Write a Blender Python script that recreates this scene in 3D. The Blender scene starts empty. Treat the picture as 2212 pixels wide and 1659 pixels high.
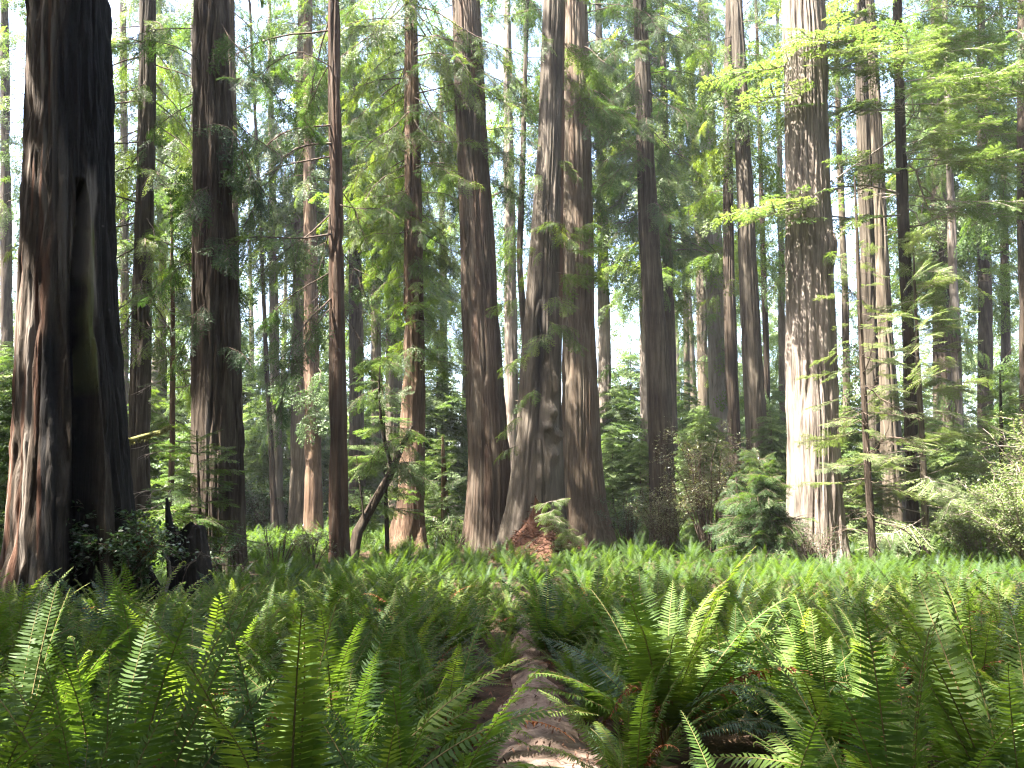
import bpy, math, random
import numpy as np

# ------------------------------------------------------------------ camera, world, sun, exposure
SC = bpy.context.scene
COL = SC.collection
R = math.radians
F = 1661.0                      # focal length in pixels of a 2212 x 1659 picture
CX, CY = 1106.0, 829.5
EYE = 1.65
PITCH = math.atan((1088 - CY) / F)
SUN_AZ = R(-112)                # measured from +Y (view direction), negative = to the left
SUN_EL = R(62)

cam_d = bpy.data.cameras.new('camera')
cam_d.sensor_width = 36.0
cam_d.lens = 36.0 * F / 2212.0
cam_d.clip_start = 0.05
cam_d.clip_end = 2000
cam = bpy.data.objects.new('camera', cam_d)
COL.objects.link(cam)
cam.location = (0, 0, EYE)
cam.rotation_euler = (math.pi / 2 + PITCH, 0, 0)
SC.camera = cam

S = np.array([math.sin(SUN_AZ) * math.cos(SUN_EL), math.cos(SUN_AZ) * math.cos(SUN_EL), math.sin(SUN_EL)])  # towards the sun
W = bpy.data.worlds.new('World')
SC.world = W
W.use_nodes = True
wn = W.node_tree.nodes
wl = W.node_tree.links
sky = wn.new('ShaderNodeTexSky')
sky.sky_type = 'NISHITA'
sky.sun_disc = False
sky.sun_elevation = SUN_EL
sky.sun_rotation = SUN_AZ
sky.air_density = 1.0
sky.dust_density = 3.5
sky.ozone_density = 0.6
wl.new(sky.outputs[0], wn['Background'].inputs[0])
wn['Background'].inputs[1].default_value = 0.09

sun_d = bpy.data.lights.new('sun', 'SUN')
sun_d.energy = 5.0
sun_d.angle = R(0.53)
sun_d.color = (1.0, 0.95, 0.86)
sun = bpy.data.objects.new('sun', sun_d)
COL.objects.link(sun)
sun.location = (-30, -8, 60)
from mathutils import Vector, Matrix
sun.rotation_euler = Vector(-S).to_track_quat('-Z', 'Y').to_euler()

SC.view_settings.view_transform = 'Standard'
SC.view_settings.look = 'None'
SC.view_settings.gamma = 1.0
SC.view_settings.exposure = 3.68
cy = SC.cycles
cy.max_bounces = 7
cy.diffuse_bounces = 4
cy.glossy_bounces = 2
cy.transmission_bounces = 5
cy.transparent_max_bounces = 4
cy.caustics_reflective = False
cy.caustics_refractive = False
cy.sample_clamp_indirect = 0.6
cy.use_adaptive_sampling = True
cy.adaptive_threshold = 0.006
cy.use_denoising = True
cy.denoising_input_passes = 'RGB_ALBEDO_NORMAL'
cy.denoising_prefilter = 'NONE'
cy.filter_width = 1.2

# ------------------------------------------------------------------ pixel <-> world
CP, SP = math.cos(PITCH), math.sin(PITCH)


def at(px, py, Y):
    """the point at forward distance Y seen at pixel (px, py) of the 2212 x 1659 photograph"""
    u, v = (px - CX) / F, (CY - py) / F
    k = Y / (CP - SP * v)
    return np.array([u * k, Y, EYE + (SP + CP * v) * k])


def ground_y(py):
    v = (CY - py) / F
    return EYE / -(SP + CP * v) * (CP - SP * v)


def px_of(P):
    P = np.asarray(P, float)
    d = P[..., 1] * CP + (P[..., 2] - EYE) * SP
    h = -P[..., 1] * SP + (P[..., 2] - EYE) * CP
    d = np.where(d < 0.05, 0.05, d)
    return CX + F * P[..., 0] / d, CY - F * h / d


def depth_of(P):
    return P[1] * CP + (P[2] - EYE) * SP


# ------------------------------------------------------------------ noise
def vnoise(x, y, seed, period=None):
    x = np.asarray(x, float)
    y = np.asarray(y, float)
    xi, yi = np.floor(x).astype(np.int64), np.floor(y).astype(np.int64)
    fx, fy = x - xi, y - yi
    fx, fy = fx * fx * (3 - 2 * fx), fy * fy * (3 - 2 * fy)

    def h(a, b):
        if period:
            a = np.mod(a, period)
        n = (a * 374761393 + b * 668265263 + seed * 1442695041) & 0xFFFFFFFF
        n = ((n ^ (n >> 13)) * 1274126177) & 0xFFFFFFFF
        return ((n ^ (n >> 16)) & 0xFFFF) / 65535.0
    a = h(xi, yi) * (1 - fx) + h(xi + 1, yi) * fx
    b = h(xi, yi + 1) * (1 - fx) + h(xi + 1, yi + 1) * fx
    return a * (1 - fy) + b * fy


# ------------------------------------------------------------------ where the canopy above and beside the view lets sun through (gaps cut into the crowns to place the light)
GAPS = [  # centre x, y, radius x, radius y, openness (all on the ground, along the sun's rays)
    (13.5, 21.0, 6.8, 4.6, 0.97), (3.4, 21.5, 6.2, 2.6, 1.0), (17, 27, 6, 6, 0.9),
    (-10, 36, 13, 11, 1.0), (-5.6, 27.5, 3.6, 3.0, 1.0), (-9, 29, 6, 6, 1.0), (-3.3, 24.4, 2.5, 1.5, .95), (-3, 21.6, 2.6, 1.4, .9), (8, 42, 26, 12, 0.85), (-26, 42, 14, 14, 0.85), (8, 26.4, 1.3, 1.0, .9), (11.7, 28.9, 1.5, 1.2, .9),
    (-1.5, 16.6, 2.4, 1.1, 0.8), (-6.5, 17.0, 1.6, 1.3, 0.85), (-5.5, 14.6, 1.3, 1, .85),
    (1.9, 6.2, 1.0, .9, 0.75), (-1.6, 4.5, 1.3, .8, 0.8), (-3.2, 9.6, 2.2, 1.2, .75), (0.2, 11.5, 1.8, 1.0, .8), (4.6, 10.5, 1.3, .9, .7), (1.5, 15, 4, 1.5, .85), (7, 13.5, 2, 1, .6),
]
DX, DY = -S[0] / S[2], -S[1] / S[2]
GAPS += [(-3.5 + DX * q, 27.0 + DY * q, 1.0, .75, .9) for q in (0, 2, 4, 6, 8, 10, 12)]        # down to the sunlit brown trunk
GAPS += [(8.5 + DX * q, 21.8 + DY * q, 1.5, 1.3, .85) for q in (0, 2, 4, 6, 8, 10, 12, 14)]    # down to the big pale trunk
GAPS += [(-7.85 + DX * q, 11.6 + DY * q, .6, .6, .75) for q in (0, 1, 2, 3, 4, 5, 6)]            # left flank of the burnt giant


def lit(G):
    x, y = G[..., 0], G[..., 1]
    wx = x + 1.3 * (vnoise(x * .8, y * .8, 5) - .5)
    wy = y + 1.3 * (vnoise(x * .8, y * .8, 6) - .5)
    o = np.zeros(x.shape)
    for cx_, cy_, rx, ry, a in GAPS:
        d = np.sqrt(((wx - cx_) / rx) ** 2 + ((wy - cy_) / ry) ** 2)
        o = np.maximum(o, a * np.clip((1.12 - d) / 0.24, 0, 1))
    dap = vnoise(x * 1.9 + 7, y * 1.9, 9)
    o = np.maximum(o, np.where(dap > 0.83, 0.75, 0.0))
    return o


def shade_keep(C, mode):
    """which leaf centres (world) to keep: those in the picture, and those not in a gap"""
    px, py = px_of(C)
    inside = (C[:, 1] > 0.5) & (px > -60) & (px < 2272) & (py > -60) & (py < 1700)
    G = C - S * (C[:, 2:3] / S[2])
    n = .5 + 1.25 * (vnoise(G[:, 0] * 2.6, G[:, 1] * 2.6, 31) - .5)
    open_ = n <= lit(G)
    if mode == 'aside':      # a bough that would hang into the view is left off
        return ~open_ & ~np.any(inside)
    if mode == 'thin':
        return ~open_ | (inside & (vnoise(C[:, 0] * 2, C[:, 2] * 2, 33) > .62))
    return inside | ~open_


# ------------------------------------------------------------------ materials
def mat(name):
    m = bpy.data.materials.new(name)
    m.use_nodes = True
    nt = m.node_tree
    return m, nt, nt.nodes, nt.links, nt.nodes['Principled BSDF']


def ramp(n, cols):
    r = n.new('ShaderNodeValToRGB')
    e = r.color_ramp.elements
    while len(e) < len(cols):
        e.new(0.5)
    for i, (p, c) in enumerate(cols):
        e[i].position = p
        e[i].color = (*c, 1)
    return r


def leaf_material(name, dark, mid, light, trans=0.4, rough=0.5, spec=0.35, tcol=None, noise_scale=0.0):
    m, nt, n, l, p = mat(name)
    at_ = n.new('ShaderNodeAttribute')
    at_.attribute_name = 'tint'
    oi = n.new('ShaderNodeObjectInfo')
    a1 = n.new('ShaderNodeMath')
    a1.operation = 'MULTIPLY_ADD'
    a1.inputs[1].default_value = 0.35
    l.new(oi.outputs['Random'], a1.inputs[0])
    a2 = n.new('ShaderNodeMath')
    a2.operation = 'MULTIPLY'
    a2.inputs[1].default_value = 0.65
    l.new(at_.outputs['Fac'], a2.inputs[0])
    l.new(a2.outputs[0], a1.inputs[2])
    r = ramp(n, [(0.05, dark), (0.5, mid), (0.95, light)])
    l.new(a1.outputs[0], r.inputs[0])
    l.new(r.outputs[0], p.inputs['Base Color'])
    p.inputs['Roughness'].default_value = rough
    p.inputs['Specular IOR Level'].default_value = spec
    t = n.new('ShaderNodeBsdfTranslucent')
    g = n.new('ShaderNodeMixRGB')
    g.blend_type = 'MULTIPLY'
    g.inputs[0].default_value = 1.0
    g.inputs[2].default_value = (*(tcol or (2.2, 2.1, 0.75)), 1)
    l.new(r.outputs[0], g.inputs[1])
    l.new(g.outputs[0], t.inputs[0])
    mx = n.new('ShaderNodeMixShader')
    mx.inputs[0].default_value = trans
    l.new(p.outputs[0], mx.inputs[1])
    l.new(t.outputs[0], mx.inputs[2])
    l.new(mx.outputs[0], n['Material Output'].inputs[0])
    return m


def bark_material(name, cols, streak=8.0, zs=0.5, bump=0.9):
    m, nt, n, l, p = mat(name)
    tc = n.new('ShaderNodeTexCoord')
    oi = n.new('ShaderNodeObjectInfo')

    def streaks(sc_, z_, det, rough):
        mp = n.new('ShaderNodeMapping')
        mp.inputs['Scale'].default_value = (sc_, sc_, z_)
        l.new(tc.outputs['Object'], mp.inputs[0])
        t = n.new('ShaderNodeTexNoise')
        t.inputs['Scale'].default_value = 1.0
        t.inputs['Detail'].default_value = det
        t.inputs['Roughness'].default_value = rough
        t.inputs['Distortion'].default_value = .3
        l.new(mp.outputs[0], t.inputs['Vector'])
        return t.outputs[0]
    a = streaks(streak, zs, 6, .6)
    b_ = streaks(streak * 3.2, zs * 2.2, 4, .65)
    n2 = n.new('ShaderNodeTexNoise')
    n2.inputs['Scale'].default_value = 0.8
    n2.inputs['Detail'].default_value = 5
    l.new(tc.outputs['Object'], n2.inputs['Vector'])

    def mad(x, k, y):
        q = n.new('ShaderNodeMath')
        q.operation = 'MULTIPLY_ADD'
        q.inputs[1].default_value = k
        l.new(x, q.inputs[0])
        if isinstance(y, (int, float)):
            q.inputs[2].default_value = y
        else:
            l.new(y, q.inputs[2])
        return q.outputs[0]
    v = mad(a, .55, mad(b_, .35, mad(n2.outputs[0], .40, mad(oi.outputs['Random'], .10, -.20))))
    r = ramp(n, [(0.34, cols[0]), (0.5, cols[1]), (0.66, cols[2])])
    l.new(v, r.inputs[0])
    last = r.outputs[0]
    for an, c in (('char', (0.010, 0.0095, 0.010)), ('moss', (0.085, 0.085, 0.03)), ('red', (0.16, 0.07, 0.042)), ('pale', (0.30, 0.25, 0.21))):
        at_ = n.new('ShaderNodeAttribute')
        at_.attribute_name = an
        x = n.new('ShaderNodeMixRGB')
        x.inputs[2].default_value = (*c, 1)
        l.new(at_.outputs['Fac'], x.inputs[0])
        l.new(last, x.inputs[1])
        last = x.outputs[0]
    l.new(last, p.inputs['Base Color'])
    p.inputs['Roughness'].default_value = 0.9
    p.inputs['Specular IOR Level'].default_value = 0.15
    h = mad(a, .6, mad(b_, .4, 0.0))
    b = n.new('ShaderNodeBump')
    b.inputs['Strength'].default_value = bump
    b.inputs['Distance'].default_value = 0.09
    l.new(h, b.inputs['Height'])
    l.new(b.outputs[0], p.inputs['Normal'])
    return m


def noise_material(name, cols, scale=6.0, rough=0.95, bump=0.4, dist=0.03, detail=8):
    m, nt, n, l, p = mat(name)
    tc = n.new('ShaderNodeTexCoord')
    n1 = n.new('ShaderNodeTexNoise')
    n1.inputs['Scale'].default_value = scale
    n1.inputs['Detail'].default_value = detail
    n1.inputs['Roughness'].default_value = 0.7
    l.new(tc.outputs['Object'], n1.inputs['Vector'])
    r = ramp(n, [(0.33, cols[0]), (0.5, cols[1]), (0.68, cols[2])])
    l.new(n1.outputs[0], r.inputs[0])
    l.new(r.outputs[0], p.inputs['Base Color'])
    p.inputs['Roughness'].default_value = rough
    p.inputs['Specular IOR Level'].default_value = 0.15
    b = n.new('ShaderNodeBump')
    b.inputs['Strength'].default_value = bump
    b.inputs['Distance'].default_value = dist
    l.new(n1.outputs[0], b.inputs['Height'])
    l.new(b.outputs[0], p.inputs['Normal'])
    return m


M = {}
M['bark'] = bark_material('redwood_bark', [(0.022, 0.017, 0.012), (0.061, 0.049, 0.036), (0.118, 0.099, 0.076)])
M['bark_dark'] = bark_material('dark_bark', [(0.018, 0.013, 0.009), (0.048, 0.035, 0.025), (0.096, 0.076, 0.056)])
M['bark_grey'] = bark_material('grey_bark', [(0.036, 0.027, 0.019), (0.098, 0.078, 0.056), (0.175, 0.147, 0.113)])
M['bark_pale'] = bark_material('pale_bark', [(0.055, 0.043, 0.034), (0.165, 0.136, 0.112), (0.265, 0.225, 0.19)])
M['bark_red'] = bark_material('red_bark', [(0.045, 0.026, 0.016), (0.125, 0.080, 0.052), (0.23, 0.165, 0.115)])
M['twig'] = noise_material('twig_bark', [(0.045, 0.032, 0.024), (0.085, 0.062, 0.046), (0.15, 0.12, 0.10)], 9)
M['twig_pale'] = noise_material('pale_twig_bark', [(0.12, 0.095, 0.075), (0.22, 0.18, 0.15), (0.34, 0.30, 0.26)], 9)
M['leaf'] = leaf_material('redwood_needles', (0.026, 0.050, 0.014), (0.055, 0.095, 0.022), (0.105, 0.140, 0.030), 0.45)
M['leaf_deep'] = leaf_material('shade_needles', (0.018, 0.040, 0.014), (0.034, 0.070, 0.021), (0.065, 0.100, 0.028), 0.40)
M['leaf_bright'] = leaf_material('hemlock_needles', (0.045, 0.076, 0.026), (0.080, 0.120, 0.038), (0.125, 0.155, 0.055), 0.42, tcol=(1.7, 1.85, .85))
M['leaf_sunlit'] = leaf_material('sunlit_needles', (0.065, 0.098, 0.036), (0.110, 0.145, 0.052), (0.165, 0.195, 0.085), 0.42, tcol=(1.6, 1.7, .85))  # new growth lightened; sunlight of the right-hand plants put into the colour
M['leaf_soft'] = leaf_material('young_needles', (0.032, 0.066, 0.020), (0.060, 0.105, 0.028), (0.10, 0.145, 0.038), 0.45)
M['leaf_broad'] = leaf_material('broad_leaves', (0.020, 0.045, 0.022), (0.040, 0.080, 0.032), (0.075, 0.115, 0.045), 0.28, 0.32, 0.6)
M['leaf_olive'] = leaf_material('tanoak_leaves', (0.060, 0.070, 0.042), (0.105, 0.115, 0.070), (0.17, 0.175, 0.115), 0.3, 0.4, 0.5)
M['fern'] = leaf_material('fern_green', (0.024, 0.054, 0.015), (0.062, 0.108, 0.023), (0.128, 0.168, 0.038), 0.46, 0.58, 0.22)
M['fern_old'] = leaf_material('fern_dull', (0.020, 0.042, 0.026), (0.032, 0.062, 0.032), (0.055, 0.085, 0.040), 0.3, 0.5, 0.32)
M['fern_dead'] = leaf_material('fern_brown', (0.07, 0.026, 0.012), (0.15, 0.055, 0.022), (0.24, 0.11, 0.05), 0.3, 0.7, 0.2, (1.3, 1.0, .7))
M['rachis'] = noise_material('fern_stalk', [(0.10, 0.085, 0.03), (0.15, 0.12, 0.05), (0.19, 0.14, 0.07)], 14)
M['soil'] = noise_material('forest_duff', [(0.020, 0.013, 0.009), (0.045, 0.028, 0.018), (0.085, 0.05, 0.03)], 5, bump=0.8)
M['trail'] = noise_material('trail_dirt', [(0.085, 0.058, 0.044), (0.155, 0.110, 0.087), (0.235, 0.178, 0.145)], 9, bump=0.9, dist=0.02)
M['litter'] = leaf_material('needle_litter', (0.040, 0.020, 0.013), (0.085, 0.042, 0.028), (0.15, 0.088, 0.062), 0.12, 0.9, 0.1, (1, .8, .6))
M['moss'] = noise_material('moss', [(0.09, 0.095, 0.025), (0.16, 0.155, 0.045), (0.24, 0.22, 0.08)], 20)


# ------------------------------------------------------------------ mesh and object helpers
class Geo:
    """collects quads; becomes ONE mesh object"""

    def __init__(self):
        self.v, self.q, self.m, self.t, self.n = [], [], [], [], 0
        self.extra = {}

    def add(self, v, q, m=0, tint=0.5):
        v = np.asarray(v, np.float32).reshape(-1, 3)
        q = np.asarray(q, np.int64).reshape(-1, 4)
        self.v.append(v)
        self.q.append(q + self.n)
        self.m.append(np.full(len(q), m, np.int32))
        self.t.append(np.broadcast_to(np.asarray(tint, np.float32), (len(v),)))
        self.n += len(v)

    def quads(self, Q, m=0, tint=0.5):
        Q = np.asarray(Q, np.float32)
        k = len(Q)
        if k:
            t = np.repeat(tint, 4) if np.ndim(tint) else tint
            self.add(Q.reshape(-1, 3), np.arange(4 * k).reshape(k, 4), m, t)

    def tube(self, path, rad, sides=5, m=0, tint=0.5):
        v, q = tube(path, rad, sides)
        self.add(v, q, m, tint)

    def mesh(self, name, mats, smooth=False):
        v = np.concatenate(self.v)
        q = np.concatenate(self.q).astype(np.int32)
        me = bpy.data.meshes.new(name)
        me.vertices.add(len(v))
        me.vertices.foreach_set('co', v.ravel())
        me.loops.add(q.size)
        me.loops.foreach_set('vertex_index', q.ravel())
        me.polygons.add(len(q))
        me.polygons.foreach_set('loop_start', np.arange(0, q.size, 4, dtype=np.int32))
        me.polygons.foreach_set('material_index', np.concatenate(self.m))
        if smooth:
            me.polygons.foreach_set('use_smooth', np.ones(len(q), bool))
        a = me.attributes.new('tint', 'FLOAT', 'POINT')
        a.data.foreach_set('value', np.ascontiguousarray(np.concatenate(self.t)))
        for k, val in self.extra.items():
            a = me.attributes.new(k, 'FLOAT', 'POINT')
            a.data.foreach_set('value', np.ascontiguousarray(val, np.float32))
        for x in (mats if isinstance(mats, (list, tuple)) else [mats]):
            me.materials.append(x)
        me.update(calc_edges=True)
        return me

    def build(self, name, mats, parent=None, loc=(0, 0, 0), smooth=False):
        o = bpy.data.objects.new(name, self.mesh(name, mats, smooth))
        COL.objects.link(o)
        o.location = loc
        o.parent = parent
        return o


def tube(path, rad, sides=5):
    P = np.asarray(path, float)
    n = len(P)
    T = np.gradient(P, axis=0)
    T /= np.linalg.norm(T, axis=1, keepdims=True) + 1e-9
    ref = np.array([0, 0, 1.0]) if abs(T[:, 2]).mean() < 0.8 else np.array([0, 1.0, 0])
    A = np.cross(T, ref)
    A /= np.linalg.norm(A, axis=1, keepdims=True) + 1e-9
    B = np.cross(T, A)
    th = np.arange(sides) * 2 * math.pi / sides
    r = np.broadcast_to(np.asarray(rad, float), (n,))[:, None, None]
    V = P[:, None] + r * (np.cos(th)[None, :, None] * A[:, None] + np.sin(th)[None, :, None] * B[:, None])
    i = np.arange(n - 1)[:, None] * sides
    j = np.arange(sides)[None]
    j2 = (j + 1) % sides
    q = np.stack([i + j, i + j2, i + sides + j2, i + sides + j], -1).reshape(-1, 4)
    return V.reshape(-1, 3), q


def grid_quads(nr, nc, wrap=False):
    i = np.arange(nr - 1)[:, None] * nc
    j = np.arange(nc if wrap else nc - 1)[None]
    j2 = (j + 1) % nc
    return np.stack([i + j, i + j2, i + nc + j2, i + nc + j], -1).reshape(-1, 4)


def tag(o, label=None, cat=None, group=None, kind=None):
    if label:
        o['label'] = label
    if cat:
        o['category'] = cat
    if group:
        o['group'] = group
    if kind:
        o['kind'] = kind
    return o


def thing(name, loc, label, cat, group=None):
    o = bpy.data.objects.new(name, None)
    o.empty_display_size = 0.2
    COL.objects.link(o)
    o.location = loc
    return tag(o, label, cat, group)


def rotz(a):
    c, s = np.cos(a), np.sin(a)
    z, o = np.zeros_like(c), np.ones_like(c)
    return np.stack([np.stack([c, -s, z], -1), np.stack([s, c, z], -1), np.stack([z, z, o], -1)], -2)


def roty(a):  # positive = nose (x axis) up
    c, s = np.cos(a), np.sin(a)
    z, o = np.zeros_like(c), np.ones_like(c)
    return np.stack([np.stack([c, z, -s], -1), np.stack([z, o, z], -1), np.stack([s, z, c], -1)], -2)


def rotx(a):
    c, s = np.cos(a), np.sin(a)
    z, o = np.zeros_like(c), np.ones_like(c)
    return np.stack([np.stack([o, z, z], -1), np.stack([z, c, -s], -1), np.stack([z, s, c], -1)], -2)


def unit(v):
    return v / (np.linalg.norm(v, axis=-1, keepdims=True) + 1e-9)


# ------------------------------------------------------------------ foliage prototypes (plain quads)
def leaf_quads(P, D, Sd, sag=0.0):
    """kite-shaped leaves: base P, vector D to the tip, half-width vector Sd"""
    tip = P + D
    tip[:, 2] -= sag * np.linalg.norm(D, axis=1)
    m = P + 0.45 * D
    return np.stack([P, m + Sd, tip, m - Sd], 1)


def make_spray(rng, L, pairs, twig, leaves, ll, lw, droop=0.25, curl=0.3):
    P, D, Sd = [], [], []
    for i in range(pairs + 1):
        t = (i + 0.5) / pairs
        o = np.array([L * min(t, 1), 0.02 * rng.normal(), -droop * L * t * t])
        for s in (-1, 1):
            if i == pairs and s == 1:
                continue
            tl = twig * (0.35 + 0.65 * math.sin(min(1, t * 0.8 + .2) * math.pi) ** 0.7) * rng.uniform(.6, 1.15)
            a = s * R(rng.uniform(38, 66)) if i < pairs else rng.normal() * .15
            tz = -rng.uniform(0.0, curl) * 1.2
            tw = unit(np.array([math.cos(a), math.sin(a), tz]))
            for j in range(leaves):
                u = (j + 0.6) / leaves
                b = o + tw * tl * u + np.array([0, 0, -curl * tl * u * u])
                for ss in ((-1, 1) if j < leaves - 1 else (-1, 1, 0)):
                    aa = a + ss * R(rng.uniform(32, 62))
                    d = unit(np.array([math.cos(aa), math.sin(aa), rng.normal() * 0.28 - 0.15]))
                    le = ll * rng.uniform(.65, 1.1) * (1 - 0.35 * u)
                    P.append(b)
                    D.append(d * le)
                    sd = np.cross(d, np.array([0.25 * rng.normal(), 0.25 * rng.normal(), 1.0]))
                    Sd.append(unit(sd) * lw * .5)
    return leaf_quads(np.array(P), np.array(D), np.array(Sd), 0.12)


rng0 = np.random.default_rng(11)
SPRAY = {
    'near': [make_spray(rng0, .46, 10, .19, 7, .034, .013, rng0.uniform(.1, .45)) for _ in range(6)],
    'mid': [make_spray(rng0, .60, 9, .25, 6, .056, .020, rng0.uniform(.1, .5)) for _ in range(6)],
    'far': [make_spray(rng0, .85, 6, .36, 4, .125, .046, rng0.uniform(.1, .5)) for _ in range(6)],
    'cast': [make_spray(rng0, .95, 3, .5, 2, .34, .13, rng0.uniform(.1, .4)) for _ in range(5)],
    'hem_near': [make_spray(rng0, .48, 9, .20, 7, .034, .016, .08, .08) for _ in range(6)],
    'hem_mid': [make_spray(rng0, .55, 8, .24, 6, .052, .024, .1, .1) for _ in range(6)],
    'hem_far': [make_spray(rng0, .85, 6, .36, 4, .12, .048, .1, .1) for _ in range(6)],
}


def make_limb(rng, L, lod, sag, gap=.26, start=.22, flat=False, wood=.018, spray_scale=1.0, twigs=True):
    """a branch along +X of length L: returns foliage quads, tint per quad, wood verts, wood quads"""
    n = 9
    t = np.linspace(0, 1, n)
    ax = np.stack([L * t * (1 - .08 * t), L * .05 * np.cumsum(rng.normal(size=n)) * .6 * t, L * (-sag * t * t + .03 * np.sin(t * 6 + rng.uniform(0, 6)))], 1)
    wv, wq = tube(ax, wood * L / 3.5 * (1.05 - t) + .004, 4)
    WV, WQ, nw = [wv], [wq], len(wv)
    Q, T = [], []
    k = max(4, int(L * (1 - start) / gap))
    protos = SPRAY[lod]
    for i in range(k):
        u = start + (1 - start) * (i + rng.uniform(.2, .8)) / k
        o = np.array([np.interp(u, t, ax[:, c]) for c in range(3)])
        sides = (-1, 1) if rng.random() < .8 else (1 if i % 2 else -1,)
        for s in sides:
            yaw = s * R(rng.uniform(25, 72)) * (1 - .5 * u)
            pit = R(rng.uniform(-22, 8)) if flat else R(rng.uniform(-52, 4))
            roll = R(rng.normal() * (10 if flat else 26))
            sc = spray_scale * rng.uniform(.7, 1.3) * (1.15 - .55 * u)
            Mx = rotz(np.array(yaw)) @ roty(np.array(pit)) @ rotx(np.array(roll))
            # longer side branches carry two or three sprays
            reach = rng.uniform(0, .5) * L * .28 * (1 - u * .7)
            steps = 1 + int(reach > .35) + int(reach > .8)
            for h in range(steps):
                off = Mx @ np.array([reach * h / max(1, steps - 1) if steps > 1 else 0, 0, 0])
                pr = protos[rng.integers(len(protos))]
                Q.append(sc * pr @ Mx.T + o + off)
                T.append(np.full(len(pr), rng.random()))
            if twigs:
                e = o + Mx @ np.array([reach + .45 * sc, 0, -.04 * sc])
                v, q = tube(np.array([o, (o + e) / 2 + [0, 0, .01], e]), np.array([.008, .006, .003]) * max(1, L / 3), 3)
                WV.append(v)
                WQ.append(q + nw)
                nw += len(v)
    return np.concatenate(Q), np.concatenate(T), np.concatenate(WV), np.concatenate(WQ)


def make_dead_limb(rng, L):
    WV, WQ, nw = [], [], 0

    def branch(o, d, ln, r, lev):
        nonlocal nw
        n = 6
        p = [o]
        dd = d
        for i in range(n):
            dd = unit(dd + rng.normal(size=3) * .16 + np.array([0, 0, -.05]))
            p.append(p[-1] + dd * ln / n)
        p = np.array(p)
        v, q = tube(p, np.linspace(r, r * .3, n + 1), 4)
        WV.append(v)
        WQ.append(q + nw)
        nw += len(v)
        if lev < 2:
            for k in range(4 if lev == 0 else 3):
                i = rng.integers(2, n)
                s = rng.choice([-1, 1])
                b = unit(dd + np.cross(dd, [0, 0, 1]) * s * rng.uniform(.5, 1.2) + rng.normal(size=3) * .3)
                branch(p[i], b, ln * rng.uniform(.25, .5), r * .5, lev + 1)
    branch(np.zeros(3), np.array([1., 0, .05]), L, .012 * L, 0)
    return np.zeros((0, 4, 3)), np.zeros(0), np.concatenate(WV), np.concatenate(WQ)


LIMB = {}
for lod in ('mid', 'far', 'cast'):
    LIMB[lod] = [make_limb(rng0, 3.4, lod, rng0.uniform(.12, .4), {'mid': .24, 'far': .27, 'cast': .5}[lod], twigs=(lod == 'mid')) for _ in range(7)]
LIMB['near'] = [make_limb(rng0, 2.4, 'near', rng0.uniform(.1, .35), .17, .18) for _ in range(6)]
LIMB['hem_near'] = [make_limb(rng0, 2.2, 'hem_near', rng0.uniform(.02, .16), .13, .18, True, .012, 1.15) for _ in range(7)]
LIMB['hem_mid'] = [make_limb(rng0, 2.6, 'hem_mid', rng0.uniform(.02, .18), .19, .2, True, .012) for _ in range(7)]
LIMB['hem_far'] = [make_limb(rng0, 3.0, 'hem_far', rng0.uniform(.05, .22), .34, .15, True, .012, twigs=False) for _ in range(7)]
LIMB['sparse'] = [make_limb(rng0, 2.2, 'hem_near', rng0.uniform(.02, .2), .20, .36, True, .014, 1.0) for _ in range(7)]
LIMB['dead'] = [make_dead_limb(rng0, 2.0) for _ in range(6)]
LIMB['mid_s'] = [make_limb(rng0, 1.4, 'mid', rng0.uniform(.12, .45), .17, .08) for _ in range(8)]
LIMB['near_s'] = [make_limb(rng0, .8, 'near', rng0.uniform(.1, .4), .12, .06) for _ in range(8)]
LIMB['far_s'] = [make_limb(rng0, 1.3, 'far', rng0.uniform(.15, .45), .24, .1, twigs=False) for _ in range(8)]
LIMB['hem_near_s'] = [make_limb(rng0, .8, 'hem_near', rng0.uniform(.02, .16), .12, .08, True, .012) for _ in range(8)]
LIMB['hem_mid_s'] = [make_limb(rng0, 1.0, 'hem_mid', rng0.uniform(.02, .18), .16, .08, True, .012) for _ in range(8)]
LIMB['hem_far_s'] = [make_limb(rng0, 1.1, 'hem_far', rng0.uniform(.05, .22), .24, .08, True, .012, twigs=False) for _ in range(8)]
SHORT = {'mid': 2.1, 'near': 1.3, 'far': 2.1, 'hem_near': 1.25, 'hem_mid': 1.6, 'hem_far': 1.8}
LIMB_LEN = {'mid_s': 1.4, 'near_s': .8, 'far_s': 1.3, 'hem_near_s': .8, 'hem_mid_s': 1.0, 'hem_far_s': 1.1, 'mid': 3.4, 'far': 3.4, 'cast': 3.4, 'near': 2.4, 'hem_near': 2.2, 'hem_mid': 2.6, 'hem_far': 3.0, 'sparse': 2.2, 'dead': 2.0}


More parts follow.
